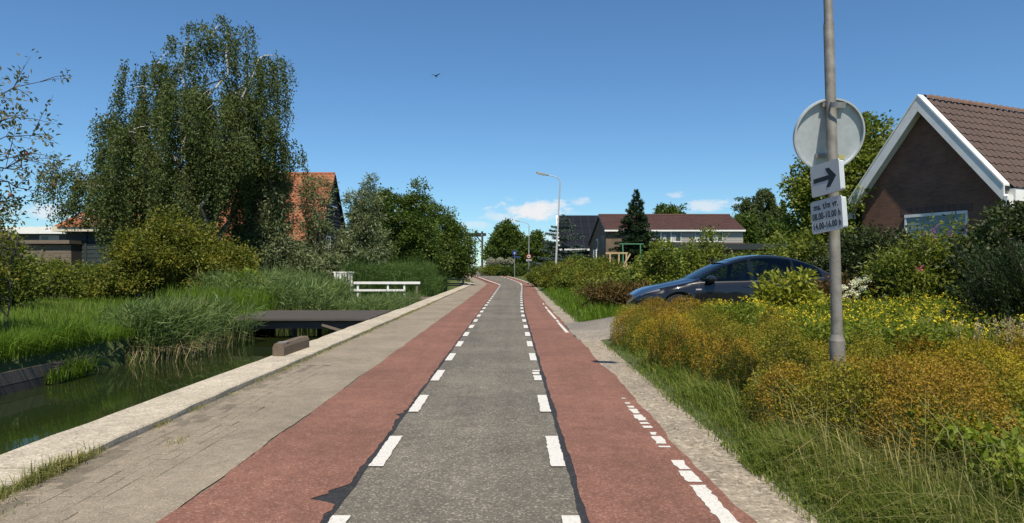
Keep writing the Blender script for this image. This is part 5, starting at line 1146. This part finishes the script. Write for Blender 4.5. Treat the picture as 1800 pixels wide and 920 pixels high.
# ------------------------------------------------------------------ ground cover, flower bed, grass, reeds
def bed_height(x, y, seed, spread, hmin, hmax, cells):
    r = np.random.default_rng(seed); h = np.zeros_like(x)
    for (cx, cy, rr, hh) in cells: h = np.maximum(h, hh * np.sqrt(np.clip(1 - ((x - cx) ** 2 + (y - cy) ** 2) / rr ** 2, 0, 1)))
    return h
r_ = np.random.default_rng(131); cells = [(2.8, 5.75, .42, .74), (3.3, 5.7, .46, .78), (3.05, 6.1, .4, .72), (3.75, 5.9, .5, .74), (2.6, 14.5, .5, .74), (3.1, 14.7, .55, .86), (3.7, 14.6, .55, .9), (4.3, 14.6, .5, .84), (2.45, 13.6, .45, .7)]
for k in range(2000):
    x, y = r_.uniform(2.1, 7.6), r_.uniform(4.6, 15.0)
    lo = (2.36 - .22 * max(0, min(1, (y - 9) / 3)) + .08 * math.sin(y * 1.7)) if y > 6.2 else 2.36 + (6.2 - y) * .28
    rr = r_.uniform(.26, .52)
    if x - rr < lo - .12 or (x > 4.1 and 7.9 < y) or x > 2.2 + .42 * y + 1.1: continue
    if any((x - a) ** 2 + (y - b_) ** 2 < (.60 * (rr + c)) ** 2 for a, b_, c, _ in cells): continue
    cells.append((x, y, rr, r_.uniform(.46, .86) * (1.05 if y > 10 else 1 if y > 6 else .85)))
sprig_P = []; low_P = []
for (cx, cy, rr, hh) in cells:
    n = int(1000 * (rr / .4) ** 2 * (1.25 if cy < 8 else .85)); d = unit(r_.normal(0, 1, (n, 3))); d[:, 2] = np.abs(d[:, 2]) ** .7; q = r_.uniform(.86, 1.06, n)[:, None]
    P = np.array([cx, cy, .05]) + d * np.array([rr, rr, hh]) * q; sprig_P.append(P)
    n2 = int(n * .5); d = unit(r_.normal(0, 1, (n2, 3))); d[:, 2] = np.abs(d[:, 2]); low_P.append(np.array([cx, cy, .03]) + d * np.array([rr, rr, hh]) * r_.uniform(.5, .9, (n2, 1)))
SP = np.concatenate(sprig_P); LP = np.concatenate(low_P)
k = np.repeat(np.arange(len(SP)), 5); PP = SP[k] + r_.normal(0, .019, (len(k), 3)); 
a1 = leaf_quads(PP, .024, .015, .5, None, r_); tone = np.repeat(np.concatenate([np.full(len(q_), tn) for q_, tn in zip(sprig_P, r_.choice([0, 0, 0, 1, 2, 2], len(sprig_P)))]), 5); tone = np.where(r_.uniform(0, 1, len(tone)) < .15, r_.integers(0, 3, len(tone)), tone); a2 = leaf_quads(LP, .07, .02, .4, np.tile([0, 0, .5], (len(LP), 1)), r_)
st = SP[::3]; a3 = blades(st - np.array([0, 0, .2]), .21, .004, r_, .15)
V, Fq, I = merge(a1, a2, a3); I = I + 2; I[:len(tone)] = tone; o = np_obj('ground_cover', V, Fq, [M['bronze'], M['mustard'], M['olive'], M['bedgreen'], M['drygrass']], midx=I); tagp(o, 'bronze and mustard seed headed low shrubs massed along the road verge', 'ground cover', kind='stuff')
# yellow flower bed
n = 5200; P = scatter(n, 3.7, 8.6, 7.6, 14.8, r_); ok = (P[:, 0] > 3.9) & (P[:, 0] < 2.6 + .42 * P[:, 1] + 1.0) & ~((np.abs(P[:, 0] - 3.1) < .15) & (np.abs(P[:, 1] - 6.5) < .15)); P = P[ok]; n = len(P)
h = .82 + .18 * patch_noise(P, 1.6, 5); k = np.repeat(np.arange(n), 20); t = r_.uniform(.25, 1, len(k)); Q = P[k] + np.stack([r_.normal(0, .06, len(k)), r_.normal(0, .06, len(k)), t * h[k]], 1)
f1 = leaf_quads(Q, .075, .026, .5, None, r_); tp = P[r_.uniform(0, 1, n) < .20] * 1.0; hh = .86 + .18 * patch_noise(tp, 1.6, 5); k = np.repeat(np.arange(len(tp)), 5); Q = tp[k] + np.stack([0 * k, 0 * k, hh[k]], 1) + np.repeat(r_.normal(0, .03, (len(tp), 3)), 5, 0) + r_.normal(0, .012, (len(k), 3))
f2 = leaf_quads(Q, .026, .02, .9, None, r_); f3 = blades(P, h * 1.02, .008, r_, .12)
V, Fq, I = merge(f1, f2, f3); o = np_obj('flower_bed', V, Fq, [M['bedgreen'], M['flower'], M['bedgreen']], midx=I); tagp(o, 'tall green perennials dotted with small yellow flowers behind the lamp post', 'flowers', kind='stuff')
# weeds at the bottom right: broad leaves
P = scatter(900, 2.9, 5.2, 3.9, 5.3, r_); P = P[P[:, 0] > 2.5 + .25 * (6.2 - P[:, 1])]; P[:, 2] += r_.uniform(.12, .5, len(P)); wv = leaf_quads(P, .085, .08, 1.6, None, r_, .06)
P2 = scatter(8000, 2.85, 5.4, 3.7, 5.1, r_); P2[:, 2] += r_.uniform(.08, .52, len(P2)); w2 = leaf_quads(P2, .075, .035, .6, None, r_)
V, Fq, I = merge(wv, w2); o = np_obj('weeds', V, Fq, [M['hedge'], M['lime']], midx=I); tagp(o, 'broad leafed green weeds in the lower right corner', 'weeds', kind='stuff')
# verge grass, right side
def verge(n, x0, x1, y0, y1, H, wd, wind, seed, edge=None, lean=.4):
    r = np.random.default_rng(seed); P = scatter(n, x0, x1, y0, y1, r, True); 
    keep = patch_noise(P, 2.2, seed) > -.75
    if edge is not None: keep &= P[:, 0] > edge(P[:, 1]) + r.normal(.03, .13, n)
    P = P[keep]; hs = 1 if edge is None else np.clip((P[:, 0] - edge(P[:, 1])) / .45, .22, 1); return blades(P, H * hs * (1 + .3 * patch_noise(P, 1.1, seed + 1)), wd, r, lean, wind)
ed = lambda y: RE(y) + .40 + fnoise(y, 21, .06, 1.3)
g1 = verge(20000, 1.85, 4.0, 3.2, 5.6, .34, .007, (-.30, -.08), 141, ed, .45); g2 = verge(10000, 1.85, 2.5, 5.2, 14.2, .27, .009, (-.22, 0), 142, ed); g3 = verge(14000, 1.8, 5.5, 19.4, 62, .5, .022, (-.12, 0), 143, ed)
g4 = verge(900, 2.3, 5.0, 3.4, 7.0, .78, .006, (-.3, 0), 144, ed, .5); g5 = verge(2600, 4.6, 9, 20, 50, .6, .03, (0, 0), 145)
g1b = verge(3000, 1.9, 4.6, 3.2, 6.4, .45, .006, (-.4, -.08), 146, ed, .55)
V, Fq, I = merge(g1, g2, g3, g4, g5, g1b); o = np_obj('verge_grass', V, Fq, [M['grass'], M['grass'], M['lawn'], M['drygrass'], M['grass'], M['drygrass']], midx=I); tagp(o, 'long unmown grass along the right hand road verge', 'grass', kind='stuff')
# tall dry stalks by the juniper
P = scatter(60, 5.0, 6.6, 7.2, 8.4, r_); k = np.repeat(np.arange(60), 40); dd = blades(P, .95, .007, r_, .25); t = r_.uniform(.78, 1, len(k)); a = r_.normal(0, .12, (60, 2)); Q = P[k] + np.stack([a[k, 0] * t, a[k, 1] * t, t * .95], 1) + r_.normal(0, .012, (len(k), 3)); V, Fq, I = merge(dd, leaf_quads(Q, .03, .008, .2, np.tile([0, 0, 1.], (len(Q), 1)), r_))
o = np_obj('seeding_grass', V, Fq, M['straw']); tagp(o, 'pale seeding grass stalks in front of the dark conifer shrub', 'grass', kind='stuff')
# gravel stones on the shoulder
P = scatter(2600, 1.5, 2.2, 3.4, 14, r_, True); P = P[P[:, 0] > RE(P[:, 1]) + .04]; P[:, 2] = .004; n = len(P); s = r_.uniform(.004, .016, n)[:, None, None]
octa = np.array([(1, 0, 0), (0, 1, 0), (-1, 0, 0), (0, -1, 0), (0, 0, .7), (0, 0, -.4)]); Vv = P[:, None, :] + octa[None] * s * r_.uniform(.6, 1.3, (n, 6, 1)); fo = np.array([(0, 1, 4), (1, 2, 4), (2, 3, 4), (3, 0, 4)]); Fo = (np.arange(n)[:, None, None] * 6 + fo[None]).reshape(-1, 3)
o = np_obj('gravel', Vv, Fo, M['sand']); tagp(o, 'loose pale gravel on the road shoulder', 'gravel', kind='stuff')
# left lawn, tall bank grass, reeds, cattails
r2 = np.random.default_rng(151)
P = scatter(60000, -26, -8.45, 9.5, 32, r2, True); ln = blades(P, .27 * (1 + .55 * patch_noise(P, .9, 3)), .014, r2, .5); P = scatter(3500, -24, -8.45, 9.5, 31, r2, True); ln2 = blades(P, .5, .012, r2, .4)
V, Fq, I = merge(ln, ln2); o = np_obj('lawn_grass', V, Fq, [M['lawn'], M['grass']], midx=I); tagp(o, 'green lawn on the far bank of the canal', 'grass', kind='stuff')
P = scatter(11000, -8.9, -8.15, 7.5, 20, r2, True); P[:, 2] = np.where(P[:, 0] > -8.36, -.48, .04); P = P[(P[:, 0] < -8.36) | (patch_noise(P, 1.9, 77) > .05)]; bk = blades(P, np.where(P[:, 0] > -8.36, .36, .5) * (1 + .6 * patch_noise(P, 1.7, 9)), .014, r2, .6, (.28, 0)); P = scatter(7000, -12.5, -8.4, 23.6, 30, r2); mg = blades(P, .85, .016, r2, .35, (.05, 0))
V, Fq, I = merge(bk, mg); o = np_obj('bank_grass', V, Fq, [M['lawn'], M['lawn']], midx=I); tagp(o, 'long grass hanging over the far canal bank', 'grass', kind='stuff')
def reeds(name, label, specs, mat, seed, extra=None):
    r = np.random.default_rng(seed); L = []
    for (n, x0, x1, y0, y1, H, wd, wind, z0) in specs:
        P = scatter(n, x0, x1, y0, y1, r); P[:, 2] = z0; P = P[patch_noise(P, 1.3, seed) > -.6]; L.append(blades(P, H * (1 + .18 * patch_noise(P, .9, seed + 2)), wd, r, .28, wind, curl=.5))
        k = np.repeat(P, 5, 0); h = r.uniform(.25, .85, len(k)) * H; k = k + np.stack([r.normal(0, .05, len(k)) + wind[0] * h * .6, r.normal(0, .05, len(k)), h], 1); a = r.uniform(0, 6.28, len(k)); d = np.stack([np.cos(a) + wind[0] * 2, np.sin(a), np.full(len(k), .55)], 1)
        L.append(leaf_quads(k, .42, wd * 1.15, .6, d, r, -.10))
    if extra is not None: L.append(extra)
    V, Fq, I = merge(*L); mm = [M[mat]] * len(L)
    if extra is not None: mm[-1] = M['straw']
    o = np_obj(name, V, Fq, mm, midx=I); tagp(o, label, 'reeds', kind='stuff')
P = scatter(260, -8.6, -7.3, 14.5, 18.2, r2); P[:, 2] = -.5; dead = blades(P, .7, .012, r2, .9, (.5, -.2))
reeds('reed_bed', 'blue green reeds leaning over the water before the plank footbridge', [(850, -8.8, -7.9, 15.0, 19.2, 1.32, .026, (.12, 0), -.5), (160, -9.6, -8.8, 15.5, 20, .7, .016, (.08, 0), .0), (160, -8.2, -7.2, 15, 19.4, 1.2, .014, (.35, -.1), -.5)], 'reed', 152, dead)
reeds('reed_bed', 'blue green reeds behind the plank footbridge', [(800, -9.8, -6.6, 24.2, 28.0, 1.6, .03, (.06, 0), -.45), (700, -9.8, -7.7, 28, 33.0, 1.7, .03, (.06, 0), -.45), (600, -7.0, -4.9, 24.4, 31, .85, .022, (.06, 0), -.45), (900, -12, -9.2, 25, 34, 1.5, .022, (.05, 0), .05), (350, -5.9, -4.4, 25.5, 33, .95, .018, (.1, 0), -.45)], 'reed', 153)
reeds('cattail_bed', 'tall dark green cattails behind the white rails', [(3600, -9.4, -5.0, 37, 52, 2.5, .026, (.02, 0), -.4), (900, -5.8, -4.7, 37, 50, 1.5, .022, (.05, 0), -.4)], 'cattail', 154)
# tufts and seedlings in the joint along the coping
T = []
for (y, n, h, sp) in [(4.45, 160, .10, .16), (4.75, 240, .13, .16), (5.25, 420, .17, .18), (5.6, 200, .12, .15), (3.9, 120, .10, .2), (6.9, 60, .06, .1), (7.7, 50, .06, .12), (8.6, 40, .05, .2), (9.6, 60, .06, .3), (10.6, 80, .06, .4), (11.6, 90, .07, .5), (12.8, 120, .07, .6), (14.5, 120, .07, .8), (17, 160, .08, 1.2), (20.5, 160, .08, 1.5), (24, 200, .10, 1.2), (29, 160, .1, 2)]:
    P = np.stack([-3.57 + np.abs(r2.normal(0, .035 + .02 * (y > 8), n)), y + r2.normal(0, sp, n), np.full(n, .0)], 1); T.append(blades(P, h * r2.uniform(.4, 1.2, n), .005 + .0003 * y, r2, .95))
P = np.stack([-3.05 + r2.normal(0, .05, 50), 6.25 + r2.normal(0, .09, 50), np.zeros(50)], 1); T.append(blades(P, .04, .006, r2, .6)); P = np.stack([-3.4 + r2.normal(0, .08, 80), 4.35 + r2.normal(0, .15, 80), np.zeros(80)], 1); T.append(blades(P, .05, .006, r2, .7))
P = np.stack([-4.2 + r2.normal(0, .06, 130), 5.35 + r2.normal(0, .12, 130), np.full(130, -.02)], 1); T.append(blades(P, .12, .006, r2, .5)); V, Fq, I = merge(*T)
o = np_obj('joint_weeds', V, Fq, M['drygrass']); tagp(o, 'small grass tufts in the joint beside the coping', 'grass', kind='stuff')
